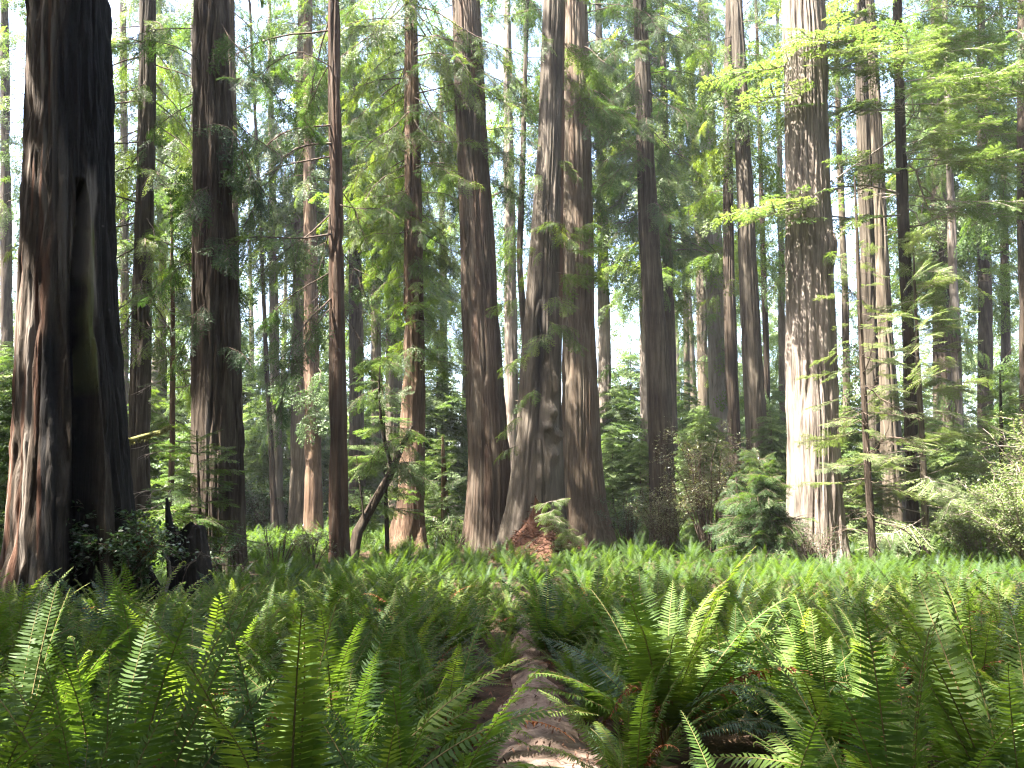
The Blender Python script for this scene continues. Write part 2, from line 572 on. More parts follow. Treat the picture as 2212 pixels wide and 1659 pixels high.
class Crown:
    """foliage and limbs of one tree, in the tree's own coordinates"""

    def __init__(self, base, rng):
        self.f, self.w, self.base, self.rng = Geo(), Geo(), np.asarray(base, float), rng

    def limb(self, p, az, pitch, length, style, filt=True, roll=0.0, lean=0.0):
        if style in SHORT and length < SHORT[style]:
            style += '_s'
        Q, T, wv, wq = LIMB[style][self.rng.integers(len(LIMB[style]))]
        s = length / LIMB_LEN[style]
        Mx = rotz(np.array(az)) @ roty(np.array(pitch)) @ rotx(np.array(roll))
        if self.rng.random() < .5:
            Mx = Mx @ np.diag([1, -1, 1.0])
        p = np.asarray(p, float) - self.base
        if len(Q):
            q = s * Q @ Mx.T + p
            t = np.clip(T * .8 + self.rng.uniform(-.1, .3), 0, 1)
            if filt:
                k = shade_keep(q.mean(1) + self.base, filt)
                q, t = q[k], t[k]
                if k.mean() < .3:
                    return
            if len(q):
                self.f.quads(q, 0, t)
        self.w.add(s * wv @ Mx.T + p, wq)

    def build(self, root, leafm, woodm, fname='crown', wname='limbs'):
        if self.f.n:
            self.merge()
            self.f.build(fname, [leafm, woodm], root)
        elif self.w.n:
            self.w.build(wname, woodm, root)

    def merge(self):
        if self.w.n:
            self.f.add(np.concatenate(self.w.v), np.concatenate(self.w.q), 1)


# ------------------------------------------------------------------ trunks
def trunk_mesh(pts, base, bark, seed, root=None, ridge=.045, wl=.115, deform=None, paint=None, seg=None, dz_fine=.14, ztop=None, jag=0.0, name='trunk', flare=0.0, ridge_len=2.4, fibre=0.0):
    """pts: rows (x, y, z, radius) bottom to top, world; furrowed bark as real relief"""
    pts = np.asarray(pts, float)
    zs = pts[:, 2]
    fine_top = min(zs[-1], ztop if ztop else zs[-1])
    z = np.concatenate([np.arange(zs[0], fine_top, dz_fine), np.arange(fine_top, zs[-1], 1.2), [zs[-1]]])
    z = np.unique(np.round(z, 4))

    def ip(c):
        k = np.interp(z, zs, pts[:, c])
        w = max(1, int(.9 / dz_fine))
        if w > 1:
            pad = np.concatenate([np.full(w, k[0]) - (k[1] - k[0]) * np.arange(w, 0, -1), k, np.full(w, k[-1]) + (k[-1] - k[-2]) * np.arange(1, w + 1)])
            ker = np.hanning(2 * w + 1)
            k2 = np.convolve(pad, ker / ker.sum(), 'same')[w:-w]
            k = k2
        return k
    cx_, cy_, r = ip(0), ip(1), np.maximum(ip(3), .012)
    rm = float(pts[:, 3].max())
    nr = max(8, int(2 * math.pi * np.median(r[z < fine_top + .1]) / wl))
    seg = seg or int(np.clip(nr * 5, 20, 300))
    th = np.linspace(-math.pi, math.pi, seg, endpoint=False)
    TH, Z = np.meshgrid(th, z)
    face = math.atan2(-base[0], base[1])
    FT = np.mod(TH - face + math.pi, 2 * math.pi) - math.pi      # 0 = the side towards the viewer
    U = (TH + math.pi) / (2 * math.pi)
    rngs = np.random.default_rng(seed)
    tw = rngs.uniform(-.6, .6)
    a = U * nr + .7 * vnoise(U * nr * .5, Z * .3, seed + 3, max(1, nr // 2)) + tw * Z * .12
    n1 = vnoise(a, Z / ridge_len, seed, nr)
    n2 = vnoise(U * nr * 2 + 3, Z / (ridge_len * .45), seed + 1, nr * 2)
    n3 = vnoise(U * 5, Z * .35, seed + 2, 5)
    f1 = np.clip(np.abs(2 * n1 - 1) / .38, 0, 1)
    f2 = np.clip(np.abs(2 * n2 - 1) / .45, 0, 1)
    rd = f1 * f1 * (3 - 2 * f1) * .75 + f2 * .25 + .25 * (n3 - .5)
    rr = r[:, None] * (1 + .07 * (n3 - .5)) + np.minimum(ridge, .22 * r[:, None]) * (rd - .75) * 1.5
    if fibre:
        n4 = vnoise(U * nr * 3 + 5, Z / .32, seed + 11, nr * 3)
        n5 = vnoise(U * nr, Z / .5, seed + 12, nr)
        rr = rr + fibre * (n4 - .5) + fibre * .8 * np.clip((n5 - .6) / .1, 0, 1) * (rd - .4)
    if flare:
        lob = .5 + .5 * np.cos(TH * 5 + seed) * vnoise(U * 5, Z * 0, seed + 8, 5)
        rr = rr + flare * np.exp(-(Z - zs[0]) / .7) * lob
    if deform is not None:
        rr = rr + deform(FT, Z - zs[0], r[:, None])
    rr = np.maximum(rr, .01)
    zz = Z.copy()
    if jag:
        cut = zs[-1] - jag * (vnoise(U * 9, U * 0, seed + 5, 9) * .6 + .4 * vnoise(U * 23, U * 0, seed + 6, 23))
        over = np.clip((zz - cut) / .05, 0, 1)
        zz = np.minimum(zz, cut)
        rr = rr * (1 - .35 * over * (Z - cut > .1))
    X = cx_[:, None] + rr * np.sin(TH)
    Y = cy_[:, None] - rr * np.cos(TH)
    g = Geo()
    V = np.stack([X, Y, zz], -1).reshape(-1, 3) - base
    g.add(V, grid_quads(len(z), seg, True)[:, ::-1])
    if paint:
        for k, fn in paint.items():
            g.extra[k] = np.clip(fn(FT, Z - zs[0], U), 0, 1).ravel()
    return g, bark, name


def px_trunk(Y, rows, top=36.0, z0=-.15):
    """rows of (px, py, width px) from the ground up -> world rows at forward distance Y, carried on above the frame"""
    out = []
    for x, y, w in rows:
        p = at(x, y, Y)
        out.append([p[0], p[1], p[2], .5 * w / F * depth_of(p) / math.sqrt(1 + ((x - CX) / F) ** 2)])
    out = np.array(out)
    out[0, 2] = min(out[0, 2], z0) if out[0, 2] < .6 else out[0, 2]
    if out[0, 2] > 0:
        d = (out[1] - out[0]) / (out[1, 2] - out[0, 2])
        b = out[0] + d * (z0 - out[0, 2])
        b[3] = max(b[3], out[0, 3]) * 1.15
        out = np.vstack([b, out])
    if top and top > out[-1, 2]:
        i = -3 if len(out) > 3 else -2
        d = (out[-1] - out[i]) / (out[-1, 2] - out[i, 2])
        e = out[-1] + d * (top - out[-1, 2])
        e[3] = max(.05, out[-1, 3] * .25)
        out = np.vstack([out, e])
    return out


def axis_at(rows, z):
    return np.array([np.interp(z, rows[:, 2], rows[:, 0]), np.interp(z, rows[:, 2], rows[:, 1]), z]), float(np.interp(z, rows[:, 2], rows[:, 3]))


TREES = {}


def tree(key, name, label, Y, rows, bark, top=36.0, limbs=(), leaf='leaf', wood='twig', seed=1, cat='tree', group=None, filt=True, **kw):
    """limbs: (z0, z1, count, length0, length1, style, pitch degrees lo, hi[, az lo, az hi])"""
    rng = np.random.default_rng(seed)
    W_ = px_trunk(Y, rows, top)
    base = np.array([W_[0, 0], Y, 0.0])
    root = thing(name, base, label, cat, group)
    ztop = at(CX, 0, Y)[2] + .6
    pxm = F / Y
    wl_ = max(.11, 4.2 / pxm)
    kw.setdefault('dz_fine', max(.12, 4.0 / pxm))
    kw.setdefault('wl', wl_)
    kw.setdefault('ridge', .05)
    g, b, nm = trunk_mesh(W_, base, M[bark], seed, ztop=ztop, **kw)
    g.build('trunk', M[bark], root, smooth=True)
    c = Crown(base, rng)
    for L in limbs:
        z0, z1, cnt, l0, l1, st, p0, p1 = L[:8]
        az0, az1 = L[8:10] if len(L) > 8 else (0, 360)
        for i in range(cnt):
            z = z0 + (z1 - z0) * (i + rng.random()) / cnt
            p, r = axis_at(W_, z)
            az = R(rng.uniform(az0, az1)) if az1 - az0 < 359 else i * 2.4 + rng.normal() * .5
            p = p + .8 * r * np.array([math.cos(az), math.sin(az), 0])
            t = (z - z0) / max(.1, z1 - z0)
            ln = (l0 + (l1 - l0) * t) * rng.uniform(.7, 1.2)
            c.limb(p, az, R(rng.uniform(p0, p1)), ln, st, filt)
    TREES[key] = dict(root=root, rows=W_, crown=c, leaf=leaf, wood=wood, Y=Y, rng=rng)
    return root


def sprays_at(key, items, style='mid', spread=1.0):
    """extra leafy shoots of a tree at photo places: (px, py, dY, length, az degrees, pitch)"""
    T = TREES[key]
    for x, y, dy, ln, az, pit in items:
        T['crown'].limb(at(x, y, T['Y'] + dy), R(az), R(pit), ln, style)


def finish_trees():
    for k, T in TREES.items():
        T['crown'].build(T['root'], M[T['leaf']], M[T['wood']])


# ------------------------------------------------------------------ ground, path
def ground_height(x, y):
    return .10 * (vnoise(x * .35, y * .35, 21) - .5) + .05 * (vnoise(x * 1.3, y * 1.3, 22) - .5)


def make_ground():
    xs = np.concatenate([-np.geomspace(400, 30, 14), np.linspace(-28, 28, 150), np.geomspace(30, 400, 14)])
    ys = np.concatenate([[-60, -30, -15], np.linspace(-6, 40, 140), np.geomspace(42, 600, 16)])
    X, Y = np.meshgrid(xs, ys)
    Z = np.where((np.abs(X) < 28) & (Y < 41), ground_height(X, Y), 0) - .02
    g = Geo()
    g.add(np.stack([X, Y, Z], -1).reshape(-1, 3), grid_quads(len(ys), len(xs)))
    tag(g.build('ground', M['soil'], smooth=True), kind='structure')


make_ground()

PATH = np.array([at(x, y, ground_y(y)) for x, y in [(1185, 1850), (1178, 1659), (1160, 1560), (1148, 1480), (1138, 1410), (1122, 1345), (1108, 1300), (1095, 1265)]])


def path_x(y):
    return np.interp(y, PATH[:, 1], PATH[:, 0])


def make_path():
    ys = np.linspace(PATH[0, 1] - .4, PATH[-1, 1], 240)
    us = np.linspace(-1, 1, 25)
    Yg, U = np.meshgrid(ys, us, indexing='ij')
    wd = .34 + .10 * (vnoise(ys * 1.3, ys * 0, 41) - .5)
    wd = wd * np.interp(ys, [5, 6.2, 7.5, 9, 12], [1, .78, .52, .36, .3])
    X = path_x(Yg) + U * wd[:, None] + .05 * (vnoise(Yg * 1.1, U * 0, 42) - .5) + .15 * (vnoise(Yg * 4, U * 2, 45) - .5) * np.abs(U)
    hump = .035 * np.sin(ys * 2 * math.pi / .95)[:, None] + .06 * vnoise(Yg * 2.2, U * 1.2, 43) + .02 * vnoise(Yg * 9, X * 9, 44)
    Z = -.035 + (1 - U ** 2) * .085 + (1 - U ** 2) ** .7 * .6 * hump + .035 * (vnoise(Yg * 6, X * 14, 46) - .5) * (1 - U ** 2)
    g = Geo()
    g.add(np.stack([X, Yg, Z], -1).reshape(-1, 3), grid_quads(len(ys), 25)[:, ::-1])
    tag(g.build('path', M['trail'], smooth=True), kind='structure')


make_path()


def make_litter():
    rg = np.random.default_rng(66)
    k = 3600
    y = rg.uniform(3.2, 13, k)
    x = path_x(y) + rg.choice([-1, 1], k) * np.abs(.33 + rg.normal(size=k) * .2)
    u = np.abs(x - path_x(y))
    z = np.where(u < .22, .11, .06) + .03 * rg.random(k)
    P = np.stack([x, y, z], 1)
    D = unit(rg.normal(size=(k, 3)) * [1, 1, .15]) * rg.uniform(.02, .11, (k, 1))
    g = Geo()
    g.quads(leaf_quads(P, D, unit(np.cross(D, [0.1, 0.2, 1])) * .007), 0, rg.random(k))
    tag(g.build('needle_litter', M['litter']), 'brown needle litter strewn along the dirt path', 'litter', kind='stuff')


make_litter()

# ------------------------------------------------------------------ the trees one can name


def wedge(th, z, th0, z0, z1, w0, w1):
    """1 inside a tapering vertical slot"""
    t = np.clip((z - z0) / (z1 - z0), 0, 1)
    w = w0 + (w1 - w0) * t
    inside = np.clip((w - np.abs(th - th0)) / (.13 * np.maximum(w, .02)), 0, 1)
    return inside * np.clip((z1 - z) / .4, 0, 1) * np.clip((z - z0 + .6) / .3, 0, 1)


# burnt giant
def t1_slot(TH, Z):
    wob = .06 * np.sin(Z * 1.7) + .05 * (vnoise(Z * 1.1, Z * 0, 77) - .5)
    return wedge(TH + wob, Z, .20, 0, 6.9, .34, .12)


def t1_deform(TH, Z, r):
    s = t1_slot(TH, Z)
    lips = .09 * np.exp(-((TH - .42) / .10) ** 2) * np.clip((6.9 - Z) / 1, 0, 1) + .05 * np.exp(-((TH + .35) / .12) ** 2) * np.clip((6.6 - Z) / 1, 0, 1)
    return -.92 * r * s + lips * (1 - s)


def t1_char(TH, Z, U):
    s = t1_slot(TH, Z)
    e = .35 * (vnoise(U * 26, Z * .5, 71, 26) - .5)
    up = np.clip((Z - 5.6 + 2.2 * e) / 1.4, 0, 1) * np.clip((TH + .55 + e - .10 * np.clip(Z - 7, 0, 3)) / .25, 0, 1)
    right = np.clip((TH - .55 + e + .02 * Z) / .2, 0, 1)
    left = .92 * np.clip((.16 - np.abs(TH + .30 + .8 * e)) / .1, 0, 1) * np.clip((4.9 - Z) / .8, 0, 1)
    return np.maximum.reduce([s * 1.3, up * .93, right * .8, left])


def t1_red(TH, Z, U):
    return .4 * np.clip((vnoise(U * 60, Z * .6, 73, 60) - .60) / .15, 0, 1) * np.clip((-.3 - TH) / .2, 0, 1)


def t1_pale(TH, Z, U):
    e = .3 * (vnoise(U * 40, Z * 1.2, 75, 40) - .5)
    lip = np.clip((.17 - np.abs(TH - .42 + e)) / .08, 0, 1) * np.clip((Z - 4.6 + e) / .5, 0, 1) * np.clip((7.4 - Z + 2 * e) / .4, 0, 1)
    lip2 = .8 * np.clip((.16 - np.abs(TH + .12 + e)) / .08, 0, 1) * np.clip((Z - 4.9 + e) / .5, 0, 1) * np.clip((7.6 - Z + 2 * e) / .4, 0, 1)
    lit_ridge = .65 * np.clip((vnoise(U * 55, Z * .45, 76, 55) - .55) / .12, 0, 1) * np.clip((-.25 - TH) / .25, 0, 1)  # pale ridges on the left flank: sunlight put into the bark colour
    return np.maximum.reduce([.38 * lip, .22 * lip2, .8 * lit_ridge])


def t1_moss(TH, Z, U):
    w = .05 * np.sin(Z * 1.7)
    return np.clip((.075 - np.abs(TH + w - .43 + .03 * (vnoise(Z * 3, Z * 0, 78) - .5))) / .03, 0, 1) * np.clip((6.3 - Z) / .3, 0, 1) * np.clip((Z - 3.4) / .3, 0, 1)


tree('giant', 'burnt_redwood', 'huge fire blackened redwood trunk with a tall black hollow at its base', 12.0,
     [(163, 1345, 335), (160, 1240, 300), (158, 1130, 268), (155, 960, 243), (152, 780, 222), (152, 600, 205), (152, 300, 192), (150, 0, 182)], 'bark_dark', 25,
     [(17, 25, 14, 4, 2.5, 'cast', -12, 10)], 'leaf_deep', seed=3, deform=t1_deform, flare=.10, ridge=.055, wl=.10, dz_fine=.05, ridge_len=1.7, fibre=.028, seg=440,
     paint={'char': t1_char, 'red': t1_red, 'moss': t1_moss, 'pale': t1_pale})

tree('slim_left', 'redwood_tree', 'slim brown redwood between the burnt giant and the broad dark trunk', 21.0,
     [(303, 1240, 58), (300, 1000, 48), (308, 600, 43), (316, 300, 38), (320, 0, 34)], 'bark', 30,
     [(6.5, 16, 40, 3.4, 3.4, 'mid', -42, -5), (19, 32, 26, 3.5, 2, 'cast', -12, 10)], 'leaf', seed=5)

tree('broad_dark', 'redwood_tree', 'broad dark redwood with splintered bark right of the slim left trunk', 17.0,
     [(476, 1275, 122), (472, 1130, 108), (470, 950, 104), (466, 700, 97), (460, 300, 79), (456, 0, 74)], 'bark_dark', 38,
     [(5, 9.5, 9, 1.3, 1.6, 'mid', -50, -15), (9.5, 14.5, 14, 2.2, 3.2, 'mid', -45, -5), (20, 39, 34, 5, 3, 'cast', -12, 10)], 'leaf_deep', seed=8, flare=.12, ridge=.07, fibre=.03, seg=260,
     paint={'pale': lambda TH, Z, U: .55 * np.clip((vnoise(U * 30, Z * .3, 81, 30) - .55) / .2, 0, 1) * np.clip((TH + .9) / .2, 0, 1) * np.clip((.1 - TH) / .2, 0, 1) * np.clip((5 - Z) / 2, 0, 1)})

tree('dark_twin', 'redwood_tree', 'narrow greyish trunk hidden close behind the broad dark redwood', 20.5,
     [(514, 1215, 30), (511, 900, 27), (504, 500, 22), (498, 0, 16)], 'bark_grey', 30, [(20, 32, 12, 3, 2, 'cast', -12, 10)], seed=9)

tree('straight_dark', 'redwood_tree', 'straight thin dark redwood with long drooping limbs and dead stubs', 19.7,
     [(735, 1240, 50), (732, 1150, 42), (731, 1000, 40), (728, 700, 34), (724, 350, 28), (721, 0, 25)], 'bark_dark', 34,
     [(6.5, 15.5, 15, 3.4, 4.4, 'mid', -48, -8, 100, 250), (6.5, 15.5, 12, 3.0, 4.2, 'mid', -48, -8, -40, 100), (2.6, 7, 9, .5, .7, 'dead', -10, 30), (20, 36, 26, 4.5, 2.5, 'cast', -12, 10)], 'leaf_deep', seed=12, filt='thin',
     paint={'red': lambda TH, Z, U: .35 * vnoise(U * 20, Z * .4, 19, 20)})

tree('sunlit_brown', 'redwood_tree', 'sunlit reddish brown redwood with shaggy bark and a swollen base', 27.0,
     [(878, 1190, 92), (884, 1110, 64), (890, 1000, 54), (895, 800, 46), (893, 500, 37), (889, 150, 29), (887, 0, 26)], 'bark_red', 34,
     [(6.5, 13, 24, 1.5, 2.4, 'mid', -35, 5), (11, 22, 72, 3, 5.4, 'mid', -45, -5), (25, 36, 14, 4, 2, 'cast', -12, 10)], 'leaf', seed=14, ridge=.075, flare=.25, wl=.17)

tree('leaning_big', 'redwood_tree', 'large brown redwood leaning left beside the burled trunk', 26.5,
     [(1052, 1205, 118), (1054, 1120, 98), (1056, 1000, 90), (1040, 700, 79), (1022, 350, 66), (1006, 0, 57)], 'bark', 38,
     [(13, 22, 22, 2.5, 4.0, 'mid', -35, 10), (27, 40, 26, 5, 3, 'cast', -12, 10)], 'leaf_deep', seed=17, flare=.25, ridge=.06,
     paint={'red': lambda TH, Z, U: .25 * vnoise(U * 20, Z * .4, 19, 20)})


def burls(TH, Z, r):
    o = np.zeros_like(TH)
    for t0, z0, st, sz, a in ((.55, 4.7, .22, .22, .42), (.75, 4.0, .2, .2, .36), (.35, 4.25, .2, .18, .22), (.62, 3.35, .25, .25, .22), (.7, 5.6, .2, .35, .26), (.3, 2.7, .3, .3, .12), (.15, 6.6, .25, .5, -.16)):
        n = .6 + .8 * vnoise(TH * 9, Z * 5, 55)
        o += a * n * np.exp(-((TH - t0) / st) ** 2 - ((Z - z0) / sz) ** 2)
    hollow = -.33 * r * np.exp(-((TH + .12 + .05 * np.sin(Z * 2)) / .22) ** 2) * np.clip((Z - 4.2) / 1, 0, 1) * np.clip((9.5 - Z) / 2, 0, 1)
    return o + hollow


tree('burled', 'burled_redwood', 'old redwood with knobbly burls and a dark hollow seam above a litter mound', 25.0,
     [(1158, 1215, 175), (1156, 1150, 140), (1160, 1050, 112), (1166, 900, 94), (1172, 700, 82), (1182, 480, 64), (1190, 300, 55), (1198, 0, 46)], 'bark', 38,
     [(9, 14.5, 7, .9, 1.2, 'mid', -40, 5), (16, 20, 6, 1.5, 2.5, 'mid', -30, 0), (25, 40, 28, 5, 3, 'cast', -12, 10)], 'leaf', seed=21, flare=.35, ridge=.06, deform=burls,
     paint={'char': lambda TH, Z, U: .85 * np.exp(-((TH + .10) / .34) ** 2) * np.clip((Z - 3.2) / 1, 0, 1) * np.clip((10 - Z) / 2.5, 0, 1),
            'pale': lambda TH, Z, U: .22 * np.exp(-((TH - .75) / .35) ** 2) * np.clip((6 - Z) / 1, 0, 1) + .15 * np.clip((vnoise(U * 18, Z * .25, 66, 18) - .5) / .2, 0, 1),
            'red': lambda TH, Z, U: .5 * np.clip((TH - .9) / .3, 0, 1) * np.clip((Z - 7) / 2, 0, 1)})
sprays_at('burled', [(1200, 590, -1.6, 1.5, 20, 10), (1230, 545, -1.8, 1.5, -10, 18), (1225, 520, -1.7, 1.4, -60, 15), (1180, 545, -1.5, 1.2, 200, 10), (1240, 560, -1.6, 1.3, 10, -15),
                     (1180, 690, -1.4, 1.1, -50, -20), (1150, 760, -1.5, 1.2, 190, -20), (1160, 840, -1.5, 1.0, 210, -25), (1130, 640, -1.0, 1.1, 180, -10), (1205, 640, -1.5, 1.1, -80, -25),
                     (1128, 900, -1.0, .9, 190, -20), (1120, 960, -1.0, .8, 170, -20), (1170, 720, -1.5, 1.0, 250, -30), (1215, 480, -1.5, 1.4, 120, 25), (1215, 700, -1.5, 1.1, 300, -30)])

tree('smooth_big', 'redwood_tree', 'large redwood of even furrowed bark right behind the burled trunk', 27.5,
     [(1272, 1200, 132), (1262, 1100, 98), (1256, 980, 86), (1250, 700, 70), (1246, 300, 61), (1240, 0, 54)], 'bark_grey', 38,
     [(14, 22, 34, 2.4, 4.2, 'mid', -40, 5, -70, 110), (26, 40, 26, 5, 3, 'cast', -12, 10)], 'leaf_deep', seed=23, flare=.22, ridge=.055,
     paint={'red': lambda TH, Z, U: .25 * vnoise(U * 14, Z * .2, 26, 14)})
sprays_at('smooth_big', [(1235, 210, -2.5, 1.8, 15, 5), (1250, 215, -2.5, 1.6, 60, 10), (1270, 230, -2.4, 1.7, -20, -10), (1230, 215, -2.6, 1.2, 160, 5), (1290, 250, -2.2, 1.4, 0, -25), (1260, 260, -2.3, 1.2, -40, -35)])

tree('purple_lean', 'redwood_tree', 'tall smooth brown redwood leaning left with its foot behind olive bushes', 27.0,
     [(1436, 1180, 66), (1430, 1050, 56), (1421, 800, 50), (1402, 500, 42), (1388, 150, 32), (1381, 0, 28)], 'bark', 36,
     [(11, 22, 34, 1.6, 4.2, 'mid', -40, 0), (25, 38, 26, 4.5, 2.5, 'cast', -12, 10)], 'leaf_deep', seed=27, ridge=.04)

tree('right_dark', 'redwood_tree', 'dark brown redwood beside a thinner trunk, left of the big sunlit one', 30.0,
     [(1642, 1130, 58), (1637, 990, 48), (1621, 700, 42), (1605, 300, 34), (1590, 0, 26)], 'bark', 36,
     [(16, 22, 14, 2, 3, 'far', -35, 0), (27, 38, 22, 4, 2, 'cast', -12, 10)], 'leaf', seed=29, ridge=.05)

tree('right_thin', 'redwood_tree', 'thin dark trunk crossing in front of the pale wide one', 32.0,
     [(1594, 1130, 32), (1588, 1000, 28), (1574, 600, 24), (1572, 300, 20), (1576, 0, 16)], 'bark_dark', 34,
     [(10, 22, 22, 1.2, 2.4, 'far', -35, 5), (27, 36, 14, 3.5, 2, 'cast', -12, 10)], 'leaf', seed=31)

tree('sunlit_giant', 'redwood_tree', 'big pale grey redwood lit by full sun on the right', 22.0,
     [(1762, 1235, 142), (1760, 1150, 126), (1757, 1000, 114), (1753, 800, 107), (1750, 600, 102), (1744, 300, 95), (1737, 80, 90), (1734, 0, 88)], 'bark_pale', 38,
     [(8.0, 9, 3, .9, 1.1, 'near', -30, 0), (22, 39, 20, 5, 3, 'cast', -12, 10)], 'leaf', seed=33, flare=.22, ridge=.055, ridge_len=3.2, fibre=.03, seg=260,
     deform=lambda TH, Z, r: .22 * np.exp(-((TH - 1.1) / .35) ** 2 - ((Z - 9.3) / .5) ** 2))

tree('double_red', 'redwood_tree', 'reddish half of the close pair of trunks right of the big sunlit redwood', 27.0,
     [(1890, 1190, 42), (1885, 1000, 36), (1872, 500, 32), (1862, 200, 28), (1857, 0, 25)], 'bark', 34,
     [(25, 36, 22, 4, 2, 'cast', -12, 10)], 'leaf', seed=35)
tree('double_grey', 'redwood_tree', 'wide pale half of the close pair of trunks behind the saplings', 28.5,
     [(1928, 1200, 96), (1920, 1030, 68), (1906, 700, 44), (1890, 300, 32), (1876, 0, 26)], 'bark_grey', 36,
     [(26, 38, 22, 4, 2, 'cast', -12, 10)], 'leaf', seed=37, flare=.2)

# hemlock whose long sunlit boughs hang into the upper right
tree('hemlock', 'hemlock_tree', 'dark slender hemlock with wide sunlit yellow green boughs at upper right', 23.6,
     [(1972, 1180, 30), (1965, 800, 27), (1952, 480, 25), (1944, 250, 23), (1938, 0, 20)], 'bark_dark', 26,
     [(14, 20.0, 8, 4.4, 5.2, 'hem_mid', -16, 8, 190, 238), (11.0, 20.5, 22, 3.8, 4.8, 'hem_mid', -16, 8, -70, 30), (10, 14, 8, 2.2, 3.2, 'dead', -35, -5)], 'leaf_bright', wood='twig_pale', seed=39)



def bough(key, px, py, Y, up=.3, style='hem_mid'):
    T = TREES[key]
    t = at(px, py, Y)
    p, r = axis_at(T['rows'], t[2] + up)
    d = t - p
    T['crown'].limb(p, math.atan2(d[1], d[0]), math.atan2(d[2], math.hypot(d[0], d[1])), float(np.linalg.norm(d)), style, T.get('filt', True))


for a in [(1580, 40, 20.6), (1600, 150, 20.6), (1640, 20, 20.4), (1600, 400, 20.4), (1620, 345, 20.3),
          (1850, 30, 19.5), (2060, 40, 20.5), (2120, 130, 21.5), (2130, 190, 21.5), (2050, 250, 20.5), (2000, 120, 20), (2090, 90, 23), (1790, 300, 20.5), (2150, 60, 22.5)]:
    bough('hemlock', *a)

# thin and far trunks -------------------------------------------------------------
FAR = [
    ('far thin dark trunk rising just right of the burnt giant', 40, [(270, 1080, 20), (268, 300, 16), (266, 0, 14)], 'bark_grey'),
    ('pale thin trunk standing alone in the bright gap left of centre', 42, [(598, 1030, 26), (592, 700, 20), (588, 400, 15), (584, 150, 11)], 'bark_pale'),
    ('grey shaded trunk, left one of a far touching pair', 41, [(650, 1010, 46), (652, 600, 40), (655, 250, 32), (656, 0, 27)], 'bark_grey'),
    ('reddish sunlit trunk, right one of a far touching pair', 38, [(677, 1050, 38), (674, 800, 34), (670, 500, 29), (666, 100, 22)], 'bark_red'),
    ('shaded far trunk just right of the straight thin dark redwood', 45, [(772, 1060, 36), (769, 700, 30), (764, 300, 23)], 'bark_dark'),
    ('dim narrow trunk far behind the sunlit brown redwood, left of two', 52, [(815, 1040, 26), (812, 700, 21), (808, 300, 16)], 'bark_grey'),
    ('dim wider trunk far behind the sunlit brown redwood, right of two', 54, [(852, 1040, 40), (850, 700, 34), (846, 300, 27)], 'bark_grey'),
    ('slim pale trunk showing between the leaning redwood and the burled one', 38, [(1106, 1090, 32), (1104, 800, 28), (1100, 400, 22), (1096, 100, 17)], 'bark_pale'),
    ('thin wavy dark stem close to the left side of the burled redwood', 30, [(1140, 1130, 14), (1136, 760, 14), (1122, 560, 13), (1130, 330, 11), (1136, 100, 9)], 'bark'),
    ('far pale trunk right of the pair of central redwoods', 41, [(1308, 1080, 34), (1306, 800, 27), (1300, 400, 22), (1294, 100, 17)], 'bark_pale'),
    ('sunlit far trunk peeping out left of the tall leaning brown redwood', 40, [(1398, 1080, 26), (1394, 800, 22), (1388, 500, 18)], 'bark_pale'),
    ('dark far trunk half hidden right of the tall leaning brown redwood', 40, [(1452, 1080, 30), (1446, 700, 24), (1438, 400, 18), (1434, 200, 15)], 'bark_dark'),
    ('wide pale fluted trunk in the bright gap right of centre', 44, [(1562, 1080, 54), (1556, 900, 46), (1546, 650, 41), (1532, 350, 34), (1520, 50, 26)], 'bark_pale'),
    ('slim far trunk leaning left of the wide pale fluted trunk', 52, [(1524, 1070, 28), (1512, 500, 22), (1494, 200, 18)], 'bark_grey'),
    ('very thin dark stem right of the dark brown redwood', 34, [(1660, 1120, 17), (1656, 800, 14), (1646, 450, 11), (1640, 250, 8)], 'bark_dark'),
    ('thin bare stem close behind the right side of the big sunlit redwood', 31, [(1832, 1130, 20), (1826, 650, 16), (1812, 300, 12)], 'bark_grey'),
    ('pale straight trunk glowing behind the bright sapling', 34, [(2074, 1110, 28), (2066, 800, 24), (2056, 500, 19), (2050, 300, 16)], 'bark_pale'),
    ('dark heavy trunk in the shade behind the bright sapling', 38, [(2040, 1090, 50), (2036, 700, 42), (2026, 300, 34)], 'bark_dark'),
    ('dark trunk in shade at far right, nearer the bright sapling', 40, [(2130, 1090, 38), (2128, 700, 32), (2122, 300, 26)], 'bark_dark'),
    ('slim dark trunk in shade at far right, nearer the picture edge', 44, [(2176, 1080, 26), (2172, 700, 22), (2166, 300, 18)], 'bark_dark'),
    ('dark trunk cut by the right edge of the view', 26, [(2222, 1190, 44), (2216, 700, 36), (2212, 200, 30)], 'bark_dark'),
    ('leafy far trunk cut by the left edge of the view', 42, [(18, 1150, 34), (14, 600, 26), (10, 100, 20)], 'bark_dark'),
    ('thin leaning dark stem beside the pale lone trunk left of centre', 40, [(588, 1020, 13), (576, 800, 10), (568, 600, 8)], 'bark_dark'),
    ('slim grey trunk far behind the slim left redwood', 46, [(352, 1060, 22), (350, 600, 18), (346, 200, 14)], 'bark_grey'),
    ('far grey trunk seen past the burnt stump', 38, [(425, 1080, 26), (424, 700, 22), (420, 300, 18)], 'bark_pale'),
    ('far thin trunk between the dark brown redwood and the big sunlit one', 46, [(1692, 1070, 18), (1688, 600, 14), (1682, 250, 11)], 'bark_grey'),
    ('far slender trunk behind the leafy right side of the leaning brown redwood', 55, [(1486, 1060, 16), (1482, 700, 13), (1474, 400, 10)], 'bark_grey'),
    ('far trunk in the hazy gap just left of the big sunlit redwood', 60, [(960, 1050, 20), (958, 700, 16), (954, 300, 12)], 'bark_grey'),
]
FAR[-1] = ('far slim trunk in the gap left of the large leaning redwood', *FAR[-1][1:])
